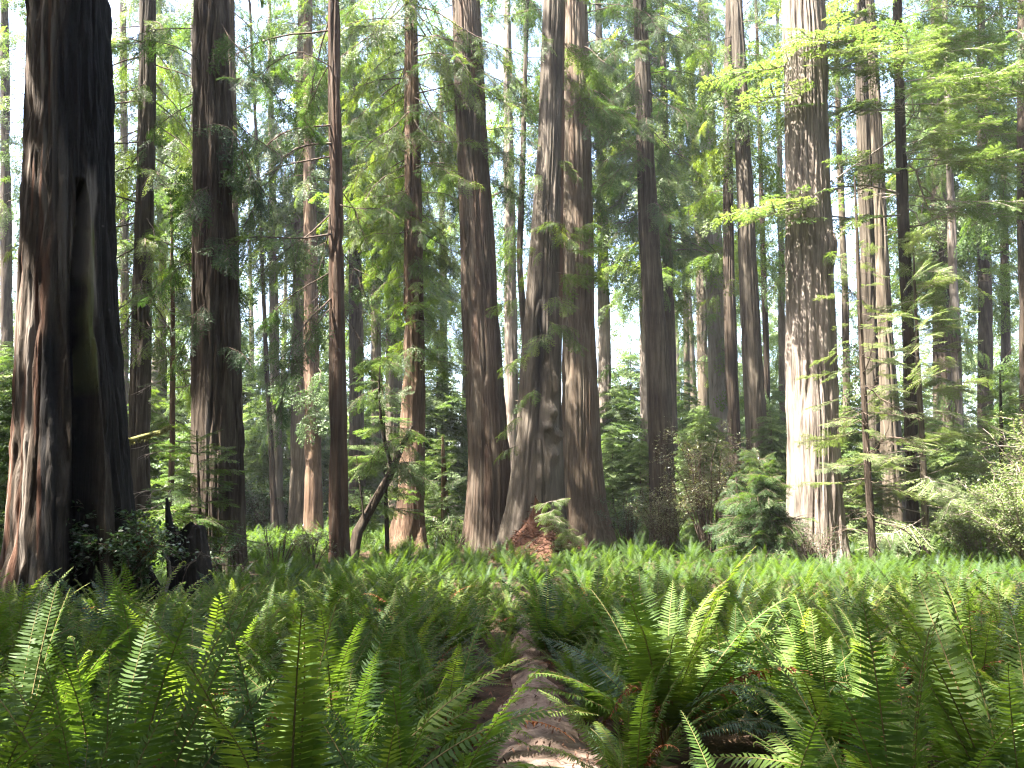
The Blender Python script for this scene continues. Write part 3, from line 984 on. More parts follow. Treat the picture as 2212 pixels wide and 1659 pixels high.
rngF = np.random.default_rng(90)
# shared far crowns: a few shapes, reused with turns and sizes
CROWN_SHAPES = []
for k in range(9):
    dense = k >= 6
    rg = np.random.default_rng(200 + k)
    c = Crown((0, 0, 0), rg)
    n = 96 if dense else 92
    for i in range(n):
        z = (13 if dense else 5) + (24 if dense else 32) * ((i + rg.random()) / n) ** (.9 if dense else .72)
        ln = (1.3 + 2.4 * min(1, (z - 4) / 14)) * (1.15 - max(0, (z - 24) / 16)) * rg.uniform(.6, 1.2) * (1.25 if dense else 1.25 if i in (2, 3, 4) else 1)
        if vnoise(np.array(z * .5), np.array(0.), 700 + k) < .3 and not dense:
            continue
        az = rg.uniform(0, 6.28)
        c.limb((.18 * math.cos(az), .18 * math.sin(az), z), az, R(rg.uniform(-38, 4)), ln, 'far', False)
    c.merge()
    CROWN_SHAPES.append(c.f.mesh('crown', [M['leaf' if dense else 'leaf_soft'], M['twig']]))
DENSE = (0, 2, 4, 5, 6, 10, 11, 17, 18, 19, 23, 27)
for i, (lab, Y, rows, bk) in enumerate(FAR):
    W_ = px_trunk(Y, rows, 38)
    base = np.array([W_[0, 0], Y, 0.0])
    root = thing('distant_redwood' if Y > 36 else 'redwood_tree', base, lab, 'tree')
    g, b, nm = trunk_mesh(W_, base, M[bk], 300 + i, ridge=.05, wl=.22, dz_fine=.3, ztop=at(CX, 0, Y)[2])
    g.build('trunk', M[bk], root, smooth=True)
    fm = CROWN_SHAPES[6 + i % 3 if i in DENSE else i % 6]
    top = axis_at(W_, 18)[0] - base
    for nm, me in (('crown', fm),):
        o = bpy.data.objects.new(nm, me)
        COL.objects.link(o)
        o.parent = root
        s = rngF.uniform(.85, 1.15) * (.45 if i in (16,) else .55 if rows[0][2] < 18 else .8 if rows[0][2] < 24 else 1)
        o.matrix_local = Matrix.Translation((0, 0, 0)) @ Matrix.Shear('XY', 4, (top[0] / 18, 0)) @ Matrix.Rotation(i * 1.7, 4, 'Z') @ Matrix.Diagonal((s, s, 1.0, 1))

# unseen trees added around the view to shade ferns and cut sky light
for i, (x, y) in enumerate([(-15, -5), (-19, 1), (-13.5, 5), (-23, 7), (-18, 11), (-28, 14), (-24, 19), (-10, -9), (-33, 2), (-21, 24.5), (-27, 27), (-34, 23), (-26, 33), (-17.5, 16),
                            (5, -9), (13, -5), (-3, -15), (13, 5), (19, 11), (10, -15), (20, -1), (26, 18), (-12, -16), (2, -22), (27, 6), (9.5, 3), (-9.5, 2.5), (7, -3), (-6, -5), (15, 10.5)]):
    rng = np.random.default_rng(400 + i)
    base = np.array([x, y, 0.])
    root = thing('redwood_tree', base, 'unseen redwood added outside the view for its shade', 'tree', 'added redwoods outside the view')
    W_ = np.array([[x, y, -.1, .75], [x, y, 14, .5], [x + .4, y, 42, .08]])
    g, b, nm = trunk_mesh(W_, base, M['bark'], 420 + i, dz_fine=.6, wl=.4)
    g.build('trunk', M['bark'], root, smooth=True)
    c = Crown(base, rng)
    for k in range(95):
        z = (9 if x < -12 else 3.5) + 31 * k / 95
        az = rng.uniform(0, 6.28)
        c.limb((x, y, z), az, R(rng.uniform(-25, 5)), rng.uniform(3.2, 6.0) * (1.1 - .6 * max(0, (z - 24) / 16)), 'cast', 'aside')
    c.build(root, M['leaf_deep'], M['twig'])


# ------------------------------------------------------------------ saplings and young conifers
def sapling(name, label, Y, rows, z0, n, l0, l1, style, leaf, seed, bark='bark_dark', pit=(-16, 8), dead=0, wood='twig', cat='sapling', jitter=.35):
    rng = np.random.default_rng(seed)
    W_ = px_trunk(Y, rows, None)
    base = np.array([W_[0, 0], Y, 0.])
    root = thing(name, base, label, cat)
    g, b, nm = trunk_mesh(W_, base, M[bark], seed, ridge=.012, wl=.06, dz_fine=.1)
    g.build('trunk', M[bark], root, smooth=True)
    c = Crown(base, rng)
    zt = W_[-1, 2]
    for i in range(n):
        t = (i + rng.random()) / n
        z = z0 + (zt - z0) * t
        p, r = axis_at(W_, z)
        ln = (l0 + (l1 - l0) * t) * rng.uniform(.65, 1.2)
        c.limb(p, i * 2.4 + rng.normal() * jitter, R(rng.uniform(*pit)) + (R(25) * t ** 3), ln, style, False, rng.normal() * .35)
    for i in range(dead):
        z = .5 + (z0 + 2.5) * (i + rng.random()) / dead
        p, r = axis_at(W_, z)
        c.limb(p, rng.uniform(0, 6.28), R(rng.uniform(-25, 5)), rng.uniform(.8, 1.6), 'dead', False)
    c.build(root, M[leaf], M[wood])
    return root


sapling('sapling', 'thin dark stemmed sapling with sparse flat twigs before the big sunlit redwood', 18.5,
        [(1889, 1255, 20), (1880, 1100, 17), (1868, 900, 14), (1858, 700, 11), (1850, 480, 7), (1846, 380, 3)], 2.0, 58, 1.9, .4, 'sparse', 'leaf_sunlit', 51, pit=(-22, 8), dead=16)
sapling('sapling', 'bright yellow green young hemlock with layered boughs behind the thin dark sapling', 21.5,
        [(2004, 1230, 18), (1994, 1000, 15), (1984, 800, 11), (1976, 620, 6), (1972, 505, 2)], 1.0, 74, 2.9, .5, 'hem_near', 'leaf_sunlit', 53, bark='bark', wood='twig_pale', pit=(-16, 14), jitter=.9)
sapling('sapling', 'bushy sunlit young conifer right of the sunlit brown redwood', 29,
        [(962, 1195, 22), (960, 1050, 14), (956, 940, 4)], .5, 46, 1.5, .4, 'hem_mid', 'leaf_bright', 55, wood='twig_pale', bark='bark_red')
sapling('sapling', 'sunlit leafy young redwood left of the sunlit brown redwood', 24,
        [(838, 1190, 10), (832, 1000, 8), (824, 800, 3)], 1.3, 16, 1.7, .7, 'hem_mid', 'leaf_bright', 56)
sapling('sapling', 'soft feathery green hemlock sapling in front of the broad dark redwood', 15.2,
        [(440, 1270, 8), (432, 1100, 7), (424, 930, 3)], 1.0, 26, 1.0, .5, 'hem_near', 'leaf_soft', 57, pit=(-12, 8))
sapling('sapling', 'thin dead brown sapling with bare mossy twigs right of the slim left redwood', 19,
        [(366, 1230, 14), (372, 950, 13), (374, 700, 10), (370, 430, 5)], 3.5, 22, 1.2, .5, 'sparse', 'leaf', 58, dead=26, bark='bark_red', wood='twig_pale')
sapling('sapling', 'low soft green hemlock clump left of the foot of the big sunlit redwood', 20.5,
        [(1650, 1235, 10), (1645, 1100, 7), (1640, 985, 3)], .25, 95, 1.25, .5, 'near', 'leaf_deep', 59, pit=(-40, 25), jitter=1.5)  # darker needles here and on the next clump put shade into the colour
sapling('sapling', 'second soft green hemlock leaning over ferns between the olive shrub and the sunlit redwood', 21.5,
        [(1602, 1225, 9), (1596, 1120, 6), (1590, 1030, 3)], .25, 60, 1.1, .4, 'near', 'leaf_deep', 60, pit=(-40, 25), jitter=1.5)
sapling('sapling', 'bushy bright green young tree at the right edge behind the bright sapling', 24,
        [(2170, 1210, 18), (2165, 1000, 12), (2160, 800, 4)], .5, 36, 2.0, .6, 'hem_mid', 'leaf_sunlit', 61)

# leaning forked stem beside the straight dark redwood
rngL = np.random.default_rng(70)
root = thing('leaning_tree', at(762, 1195, 20.5) * [1, 1, 0], 'dark mossy stem leaning right with a forked top beside the straight thin redwood', 'tree')
bl = np.array(root.location)
g = Geo()
stem = np.array([at(x, y, 20.5 + d) for x, y, d in [(758, 1205, 0), (772, 1150, .1), (800, 1100, .3), (840, 1030, .5), (866, 970, .7), (890, 920, .9)]]) - bl
stem[0, 2] = -.1
g.tube(stem, [.16, .14, .125, .11, .085, .04], 9)
fork = np.array([at(x, y, 20.9 + d) for x, y, d in [(846, 1010, .1), (832, 960, 0), (822, 900, -.1), (819, 830, -.2), (822, 770, -.3)]]) - bl
g.tube(fork, [.06, .05, .045, .03, .012], 7)
g.tube(np.array([at(x, y, 20.6) for x, y in [(786, 1125), (782, 1080), (774, 1020), (770, 985)]]) - bl, [.03, .025, .02, .01], 5)
g.build('trunk', M['bark_dark'], root, smooth=True)
c = Crown(bl, rngL)
for i in range(20):
    x, y = [(819, 840), (824, 790), (830, 930), (870, 960), (772, 1000), (800, 1090), (850, 1010), (822, 870)][i % 8]
    c.limb(at(x + rngL.normal() * 6, y + rngL.normal() * 14, 20.8), rngL.uniform(0, 6.28), R(rngL.uniform(-30, 20)), rngL.uniform(.7, 1.5), 'mid', False)
c.build(root, M['leaf_bright'], M['twig'])

# young understory conifers in the bright gaps behind (shared shapes)
YOUNG = []
for k in range(6):
    rg = np.random.default_rng(500 + k)
    c = Crown((0, 0, 0), rg)
    g = Geo()
    H = 8.0
    g.tube(np.array([[0, 0, -.1], [.05 * rg.normal(), 0, H * .5], [0, 0, H]]), [.085, .055, .01], 6)
    n = 120
    for i in range(n):
        t = (i + rg.random()) / n
        z = .5 + (H - .5) * t
        c.limb((0, 0, z), i * 2.4 + rg.normal() * .4, R(rg.uniform(-22, 8)), (2.5 * (1 - t) ** .8 + .35) * rg.uniform(.6, 1.2), 'hem_far', False)
    c.merge()
    YOUNG.append((g.mesh('trunk', M['bark_dark'], True), c.f.mesh('crown', [M['leaf_bright'], M['twig']]), c.f.mesh('crown', [M['leaf_soft'], M['twig']])))
UNDER = [  # px, distance, height, which leaf, label
    (545, 52, 9.0, 0, 'sunlit young conifer in the bright gap right of the broad dark redwood'),
    (620, 48, 12.0, 0, 'tall young conifer behind the pale lone trunk left of centre'),
    (720, 60, 12.0, 0, 'young conifer behind the straight thin dark redwood'),
    (800, 56, 11.0, 0, 'shaded young conifer right of the straight thin dark redwood'),
    (940, 40, 10.0, 0, 'young conifer in the gap left of the large leaning redwood'),
    (990, 42, 6.0, 0, 'low sunlit conifer touching the left side of the leaning redwood'),
    (1335, 40, 8.0, 0, 'young conifer right of the far pale trunk beside the central pair'),
    (1370, 50, 12.0, 0, 'tall young conifer between the central pair and the leaning brown redwood'),
    (1480, 46, 9.5, 1, 'dark branchy young conifer right of the leaning brown redwood'),
    (1510, 38, 6.5, 0, 'bright low conifer left of the wide pale fluted trunk'),
    (1672, 44, 9.0, 0, 'young conifer left of the big sunlit redwood'),
    (1835, 38, 8.0, 1, 'young conifer behind the right side of the big sunlit redwood'),
    (400, 40, 9.0, 0, 'sunlit young conifer between the slim left redwood and the broad one'),
    (285, 44, 11.0, 0, 'young conifer close right of the burnt giant'),
    (30, 26, 7.5, 1, 'dark young conifer left of the burnt giant'),
    (-40, 34, 9.0, 0, 'young conifer cut by the left edge behind the burnt giant'),
    (2100, 44, 8.0, 0, 'young conifer behind the right end of the bright sapling'),
    (2215, 34, 8.0, 0, 'young conifer at the right edge'),
    (875, 58, 13.0, 0, 'distant young conifer behind the sunlit brown redwood'),
    (1120, 46, 10.0, 1, 'young conifer behind the gap beside the burled redwood'),
    (1610, 58, 12.0, 0, 'distant conifer behind the thin dark trunk crossing the pale one'),
    (505, 60, 15.0, 0, 'distant conifer just right of the broad dark redwood'),
    (566, 47, 6.0, 0, 'low bright conifer at the back of the left gap, close to the broad dark redwood'),
    (696, 50, 7.5, 0, 'low bright conifer left of the straight thin dark redwood'),
    (925, 44, 6.5, 0, 'short sunlit conifer between the sunlit brown redwood and the leaning one'),
    (1325, 33, 5.0, 0, 'short bright conifer right of the smooth barked redwood'),
    (1385, 32, 4.5, 0, 'short bright conifer left of the leaning brown redwood'),
    (1530, 31, 5.5, 0, 'short bright conifer behind the tall olive grey shrub'),
    (1675, 28, 5.0, 0, 'short conifer left of the foot of the big sunlit redwood'),
    (300, 28, 6.0, 1, 'shaded conifer just right of the burnt giant behind the slim redwood'),
    (420, 26, 5.0, 0, 'short conifer between the slim left redwood and the broad dark one'),
    (1840, 26, 5.0, 0, 'short bright conifer right of the foot of the big sunlit redwood'),
    (785, 46, 7.0, 0, 'bright conifer behind the leaning forked stem'),
    (2075, 31, 5.0, 0, 'sunlit conifer behind the bright young hemlock'),
    (1995, 33, 7.0, 1, 'shaded low conifer behind the bright young hemlock'),
]
rngU = np.random.default_rng(77)
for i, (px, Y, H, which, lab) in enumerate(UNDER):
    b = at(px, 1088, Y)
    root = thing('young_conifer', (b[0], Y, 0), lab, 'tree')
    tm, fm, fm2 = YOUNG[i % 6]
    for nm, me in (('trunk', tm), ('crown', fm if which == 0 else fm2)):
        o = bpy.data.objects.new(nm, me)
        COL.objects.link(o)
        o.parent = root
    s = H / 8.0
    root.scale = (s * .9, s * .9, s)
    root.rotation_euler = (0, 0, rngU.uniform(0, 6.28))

# far wood as one mass
c = Crown((0, 0, 0), np.random.default_rng(600))
rg = c.rng
for i in range(315):
    x = rg.uniform(-66, 66)
    y = rg.uniform(56, 96)
    H = rg.uniform(4, 8) if i < 130 else rg.uniform(7, 12) if i < 205 else rg.uniform(24, 48)
    n = int(H * 1.6) if H < 20 else int(H * .9)
    for k in range(n):
        z = H * ((k + rg.random()) / n if H < 20 else .25 + .75 * (k + rg.random()) / n)
        c.limb((x, y, z), rg.uniform(0, 6.28), R(rg.uniform(-30, 5)), (3.4 * (1 - z / H) ** .7 + .8) * rg.uniform(.7, 1.3), 'cast', False)
c.w.tube(np.array([[0, 90, -.1], [0, 90, .2]]), [.1, .1], 5)
gg = Geo()
gg.v, gg.q, gg.m, gg.t, gg.n = c.f.v, c.f.q, c.f.m, c.f.t, c.f.n
for i in range(14):
    x, y = rg.uniform(-60, 60), rg.uniform(60, 90)
    gg.tube(np.array([[x, y, -.2], [x + rg.normal() * .3, y, 18], [x + rg.normal() * .6, y, 40]]), [rg.uniform(.3, .7), .3, .06], 8, 1)
tag(gg.build('distant_forest', [M['leaf_bright'], M['bark_grey']]), 'hazy mass of sunlit forest far behind the named trees', 'forest', kind='stuff')  # brighter needles put the far wood's sunlight into its colour


# ------------------------------------------------------------------ shrubs
def shrub(name, label, base, size, stems, leafn, ll, lw, leaf, seed, wood='twig', lean=(0, 0), cat='shrub', bare=.3, stem_r=.012):
    rng = np.random.default_rng(seed)
    base = np.asarray(base, float)
    root = thing(name, base, label, cat)
    w, f = Geo(), Geo()
    rx, ry, H = size
    P, D, Sd, T = [], [], [], []
    for s in range(stems):
        a = rng.uniform(0, 6.28)
        rr = math.sqrt(rng.random())
        end = np.array([rx * rr * math.cos(a) + lean[0], ry * rr * math.sin(a) + lean[1], H * rng.uniform(.55, 1.05) * (1 - .25 * rr)])
        st = np.array([.15 * rx * math.cos(a), .15 * ry * math.sin(a), -.05])
        n = 9
        t = np.linspace(0, 1, n)[:, None]
        bend = np.array([0, 0, .25 * H]) * np.sin(t * math.pi)
        path = st + (end - st) * t + bend * .6 + np.cumsum(rng.normal(size=(n, 3)) * .028 * H, 0) * t
        w.tube(path, np.linspace(stem_r, stem_r * .25, n) * (1 + H * .3), 5)
        tint = rng.random()
        for k in range(9):
            i = rng.uniform(bare, 1) * (n - 1)
            i0 = min(int(i), n - 2)
            o = path[i0] + (path[i0 + 1] - path[i0]) * (i - i0)
            d = unit(unit(path[i0 + 1] - path[i0]) * .5 + rng.normal(size=3) * [1, 1, .45])
            tl = rng.uniform(.15, .34) * H * .6
            m = 5
            tp = o + d * tl * np.linspace(0, 1, m)[:, None] + np.array([0, 0, -.12 * tl]) * np.linspace(0, 1, m)[:, None] ** 2
            w.tube(tp, np.linspace(stem_r * .4, stem_r * .15, m) * (1 + H * .2), 3)
            for q in range(leafn):
                u = rng.uniform(.1, 1.05)
                b = o + d * tl * u + rng.normal(size=3) * .045 * H * .5
                dd = unit(d * .4 + rng.normal(size=3) * [1, 1, .5] + [0, 0, -.1])
                nn = unit(np.array([rng.normal() * .5, rng.normal() * .5, 1.0]))
                P.append(b)
                D.append(dd * ll * rng.uniform(.6, 1.2))
                Sd.append(unit(np.cross(dd, nn)) * lw * .5 * rng.uniform(.7, 1.1))
                T.append(np.clip(tint * .6 + rng.random() * .4, 0, 1))
    f.quads(leaf_quads(np.array(P), np.array(D), np.array(Sd), .1), 0, np.array(T))
    w.build('stems', M[wood], root)
    f.build('foliage', M[leaf], root)
    return root


def gpt(px, py, Y=None):
    Y = Y or ground_y(py)
    p = at(px, py, Y)
    return np.array([p[0], Y, 0.])


shrub('huckleberry_shrub', 'dark glossy leaved shrub growing beside the burnt giant over the stump', gpt(345, 0, 11.8), (.85, .45, 1.75), 30, 12, .085, .05, 'leaf_broad', 701, lean=(.05, -.1), bare=.45)
shrub('tanoak_shrub', 'tall olive grey shrub with small leaves before the leaning brown redwood', gpt(1490, 0, 23.5), (1.35, 1.0, 3.9), 40, 16, .085, .035, 'leaf_olive', 702, bare=.35)
shrub('tanoak_shrub', 'lower olive grey shrub filling the space right of the central redwoods', gpt(1400, 0, 25.0), (1.2, 1.0, 2.6), 28, 16, .085, .035, 'leaf_olive', 703, bare=.25)
shrub('huckleberry_shrub', 'dark round shrub touching the right foot of the smooth barked redwood', gpt(1330, 0, 26.0), (.75, .7, 2.2), 24, 14, .08, .035, 'leaf_broad', 704)
shrub('huckleberry_shrub', 'large sunlit silvery shrub at the right edge above the fallen branch', gpt(2120, 0, 18.6), (2.0, 1.1, 2.5), 70, 24, .075, .04, 'leaf_sunlit', 705, wood='twig_pale', bare=.2)
shrub('huckleberry_shrub', 'tall sunlit shrub at the right edge behind the silvery one', gpt(2180, 0, 20.4), (1.9, 1.1, 4.4), 60, 18, .08, .042, 'leaf_sunlit', 717, wood='twig_pale', bare=.25)
shrub('huckleberry_shrub', 'sunlit shrub between the bright young hemlock and the right edge shrub', gpt(2010, 0, 21.0), (1.3, 1.0, 1.9), 44, 22, .075, .04, 'leaf_sunlit', 706, wood='twig_pale', bare=.2)
shrub('huckleberry_shrub', 'bare twiggy thicket at the foot of the big sunlit redwood', gpt(1690, 0, 20.0), (.9, .6, 1.2), 42, 2, .05, .02, 'leaf_broad', 707, bare=.5)
shrub('huckleberry_shrub', 'wide dazzling sunlit shrub in the left gap behind the ferns', gpt(640, 0, 43.0), (3.2, 1.6, 3.6), 60, 14, .16, .09, 'leaf_broad', 708, bare=.2)
shrub('huckleberry_shrub', 'sunlit shrub right of the broad dark redwood in the left gap', gpt(560, 0, 45.0), (2.2, 1.4, 3.6), 40, 14, .16, .09, 'leaf_soft', 709, bare=.2)
shrub('huckleberry_shrub', 'shaded leafy shrub against the foot of the straight thin dark redwood', gpt(722, 0, 18.9), (.5, .4, 1.25), 12, 10, .07, .03, 'leaf_olive', 710, bare=.4)
shrub('huckleberry_shrub', 'dark thin shrub left of the straight thin dark redwood', gpt(655, 0, 19.0), (.7, .5, 1.4), 12, 6, .06, .026, 'leaf_broad', 711, bare=.35)
shrub('huckleberry_shrub', 'dim shrub left of the broad dark redwood beside the stump', gpt(505, 0, 14.6), (.8, .6, 1.3), 22, 12, .06, .026, 'leaf_broad', 712, bare=.3)
shrub('huckleberry_shrub', 'sunlit thin shrub right of the sunlit brown redwood base', gpt(985, 0, 27), (.9, .6, 1.4), 16, 9, .08, .035, 'leaf_bright', 713)
shrub('huckleberry_shrub', 'leafy shrub left of the burnt giant at the left edge', gpt(-10, 0, 17), (1.0, .8, 2.0), 20, 14, .08, .04, 'leaf_soft', 714)
shrub('huckleberry_shrub', 'low green shrub behind the olive shrubs right of centre', gpt(1560, 0, 27), (1.6, 1.0, 2.6), 30, 14, .09, .04, 'leaf_soft', 715)

# ------------------------------------------------------------------ stump, mound, fallen wood
W_ = px_trunk(12.6, [(412, 1335, 108), (410, 1230, 90), (405, 1160, 80), (398, 1120, 72)], None)
base = np.array([W_[0, 0], 12.6, 0])
root = thing('burnt_stump', base, 'blackened broken stump with a jagged top right of the burnt giant', 'stump')
g, b, nm = trunk_mesh(W_, base, M['bark_dark'], 801, jag=.38, flare=.08, wl=.08, dz_fine=.05, paint={'char': lambda TH, Z, U: .75 + .3 * (vnoise(U * 12, Z, 3, 12) - .5)})
g.build('trunk', M['bark_dark'], root, smooth=True)
g = Geo()
sp = np.array([at(x, y, 12.5) for x, y in [(376, 1230), (370, 1180), (364, 1120), (360, 1075)]]) - base
g.tube(sp, [.12, .085, .055, .02], 7)
g.extra['char'] = np.full(g.n, .85)
g.build('spike', M['bark_dark'], root, smooth=True)
c = Crown(base, np.random.default_rng(802))
for k in range(7):
    c.limb(at(400 + 12 * k, 1190 + 10 * (k % 3), 12.1), R(-90 + 40 * (k - 3)), R(-25), .8, 'dead', False)
c.build(root, M['leaf'], M['twig'], wname='dead_twigs')

root = thing('fallen_limb', at(345, 1300, 12.1) * [1, 1, 0], 'black charred limb leaning between the burnt giant and the stump', 'log')
bl = np.array(root.location)
g = Geo()
g.tube(np.array([at(x, y, 12.2) for x, y in [(356, 1330), (342, 1285), (322, 1240), (300, 1195)]]) - bl, [.10, .10, .075, .04], 8)
g.extra['char'] = np.full(g.n, .9)
g.build('limb', M['bark_dark'], root, smooth=True)
root = thing('dead_stick', at(358, 1310, 12.0) * [1, 1, 0], 'thin grey crooked stick standing beside the charred limb', 'stick')
bl = np.array(root.location)
g = Geo()
g.tube(np.array([at(x, y, 12.0) for x, y in [(352, 1335), (357, 1280), (368, 1245), (366, 1215), (352, 1195), (356, 1170)]]) - bl, [.035, .03, .026, .022, .016, .008], 6)
g.build('stick', M['twig_pale'], root, smooth=True)
root = thing('dead_spray', at(312, 1160, 11.9) * [1, 1, 0], 'hanging rusty dead redwood spray beside the burnt giant', 'branch')
bl = np.array(root.location)
c = Crown(bl, np.random.default_rng(803))
for k in range(3):
    c.limb(at(302 + 7 * k, 1130 + 8 * k, 11.9), R(200 + 60 * k), R(-72), .45, 'near', False)
c.build(root, M['fern_dead'], M['fern_dead'])
root = thing('mossy_branch', at(340, 935, 17.5) * [1, 1, 0], 'broken mossy branch stub jutting right of the burnt giant', 'branch')
bl = np.array(root.location)
g = Geo()
br = np.array([at(x, y, 17.5 - d) for x, y, d in [(372, 918, -1.4), (345, 932, -.5), (312, 942, .4), (276, 953, 1.2)]])
g.tube(br - bl, [.02, .035, .055, .06], 7)
rgm = np.random.default_rng(5)
P = br[rgm.integers(1, 4, 500)] + 0
u = rgm.random(500)
seg = rgm.integers(0, 3, 500)
P = br[seg] * (1 - u[:, None]) + br[seg + 1] * u[:, None] - bl
D = rgm.normal(size=(500, 3)) * [.05, .05, .03] + [0, 0, -.06]
g.quads(leaf_quads(P + rgm.normal(size=(500, 3)) * .025, D, unit(np.cross(D, [0.3, 1, 0.1])) * .012), 0)
g.build('branch', M['moss'], root)

# litter mound at the feet of the central redwoods
mb = gpt(1150, 0, 23.6)
g = Geo()
us = np.linspace(0, 1, 34)
ths = np.linspace(0, 2 * math.pi, 96, endpoint=False)
U, TH = np.meshgrid(us, ths, indexing='ij')
MR = lambda th: 1.8 + .25 * np.sin(th * 3 + 1) + .2 * np.sin(th * 5)


def mound_pt(u, th):
    r = MR(th)
    x, y = 1.05 * u * r * np.cos(th), .95 * u * r * np.sin(th)
    h = 1.5 * (1 - u) ** 1.6 * (1 + .25 * np.cos(th - .9)) + .34 * (vnoise(x * 2.2 + 9, y * 2.2 + 9, 61) - .5) * (1 - u) ** .6
    return np.stack([x, y, h - .08], -1)


g.add(mound_pt(U, TH).reshape(-1, 3), grid_quads(34, 96, True), 0, .3)
rg = np.random.default_rng(9)
k = 5200
P = mound_pt(np.sqrt(rg.random(k)) * .97, rg.uniform(0, 6.28, k)) + [0, 0, .015]
D = unit(rg.normal(size=(k, 3)) * [1, 1, .45]) * rg.uniform(.08, .26, (k, 1))
g.quads(leaf_quads(P, D, unit(np.cross(D, rg.normal(size=(k, 3)))) * .014), 0, rg.random(k))
tag(g.build('litter_mound', M['litter'], None, mb), 'rusty mound of bark and needle litter against the burled redwood', 'mound')

# sprout of green shoots on the mound's right slope
root = thing('redwood_sprout', gpt(1205, 0, 22.9), 'small bright redwood sprout on the sunny side of the litter mound', 'sapling')
bl = np.array(root.location)
c = Crown(bl, np.random.default_rng(806))
for k, (x, y) in enumerate([(1188, 1085), (1192, 1105), (1200, 1125), (1205, 1140), (1215, 1150), (1225, 1165), (1235, 1180), (1240, 1190), (1196, 1115), (1210, 1160), (1222, 1190)]):
    for h in range(2):
        c.limb(at(x, y, 22.7), R(k * 75 + h * 150), R(20 - 25 * h), .5, 'near', False)
c.build(root, M['leaf_bright'], M['twig_pale'])

# fallen branch on the right
root = thing('fallen_branch', gpt(2120, 0, 15.2), 'long thin bare branch lying on the ferns at the right edge', 'branch')
bl = np.array(root.location)
g = Geo()
g.tube(np.array([at(x, y, 15.2) for x, y in [(2005, 1243), (2040, 1247), (2080, 1250), (2130, 1252), (2180, 1258), (2240, 1266)]]) - bl, [.012, .018, .022, .03, .034, .045], 6)
g.tube(np.array([at(x, y, 15.1) for x, y in [(2085, 1251), (2105, 1230), (2128, 1240), (2138, 1290), (2132, 1330), (2105, 1372)]]) - bl, [.012, .012, .012, .01, .01, .005], 5)
g.tube(np.array([at(x, y, 15.3) for x, y in [(2040, 1247), (2020, 1265), (2012, 1300)]]) - bl, [.01, .008, .004], 5)
g.tube(np.array([at(x, y, 15.3) for x, y in [(2110, 1251), (2150, 1236), (2190, 1243), (2215, 1232)]]) - bl, [.012, .01, .008, .004], 5)
g.build('limb', M['twig'], root, smooth=True)

finish_trees()


# ------------------------------------------------------------------ ferns
def make_frond(rng, L, a0, a1, pairs, maxw, curl=0.0, pw=.0085, fine=True, droop=.15, dead=False, power=1.6):
    """one sword-fern frond rising from the origin, arching towards +X; returns quads (leaf), rachis verts/quads"""
    n = 26
    s = np.linspace(0, 1, n)
    a = a0 + (a1 - a0) * s ** power
    if curl:
        a = a + curl * np.clip((s - .86) / .14, 0, 1) ** 1.3
    step = np.where(s > .86, .55 if curl else 1, 1.0)
    ds = L / (n - 1)
    side = rng.normal() * .12
    x = np.concatenate([[0], np.cumsum(np.sin(a[:-1]) * ds * step[:-1])])
    z = np.concatenate([[0], np.cumsum(np.cos(a[:-1]) * ds * step[:-1])])
    y = side * s ** 2 * L * .5
    C = np.stack([x, y, z], 1)
    rv, rq = tube(C, .0042 * (1.05 - s) + .0012, 3)
    sp = np.linspace(.13, .995, pairs)
    prof = np.clip((sp - .05) / .16, .35, 1) ** .6 * np.clip((1.005 - sp) / .62, 0, 1) ** .62
    if curl:
        prof *= np.where(sp > .86, .5, 1)
    Q = []
    for sd in (-1, 1):
        s2 = np.clip(sp + (.4 / pairs if sd > 0 else 0), 0, 1)
        aa = np.interp(s2, s, a)
        B = np.stack([np.interp(s2, s, C[:, k]) for k in range(3)], 1)
        T = np.stack([np.sin(aa), 0 * aa, np.cos(aa)], 1)
        N = np.stack([-np.cos(aa), 0 * aa, np.sin(aa)], 1)
        k = len(sp)
        fw = np.interp(s2, [0, .5, .9, 1], [.02, .14, .4, .8]) + rng.normal(size=k) * .05
        d = unit(np.array([0, sd, 0]) + T * fw[:, None] + N * (.16 - droop + rng.normal(size=k) * .07)[:, None])
        ln = (maxw * prof * rng.uniform(.88, 1.06, k))[:, None]
        if dead:
            ln *= rng.uniform(.4, 1, (k, 1))
            d = unit(d + rng.normal(size=(k, 3)) * .5)
        wv = T * pw * (.55 + .45 * prof)[:, None] * L
        tilt = N * (rng.normal(size=k) * .25 * pw * L)[:, None]
        m = B + d * ln * .55 - N * ln * .02
        e = B + d * ln - N * ln * (.10 + droop * .5) + T * ln * .10
        wb = wv * .75
        if fine:
            Q.append(np.stack([B - wb, B + wb, m + wv * .8 + tilt, m - wv * .7 - tilt], 1))
            Q.append(np.stack([m - wv * .7 - tilt, m + wv * .8 + tilt, e + wv * .12, e - wv * .10], 1))
        else:
            Q.append(np.stack([B - wb, B + wb, e + wv * .25, e - wv * .25], 1))
    return np.concatenate(Q), rv, rq


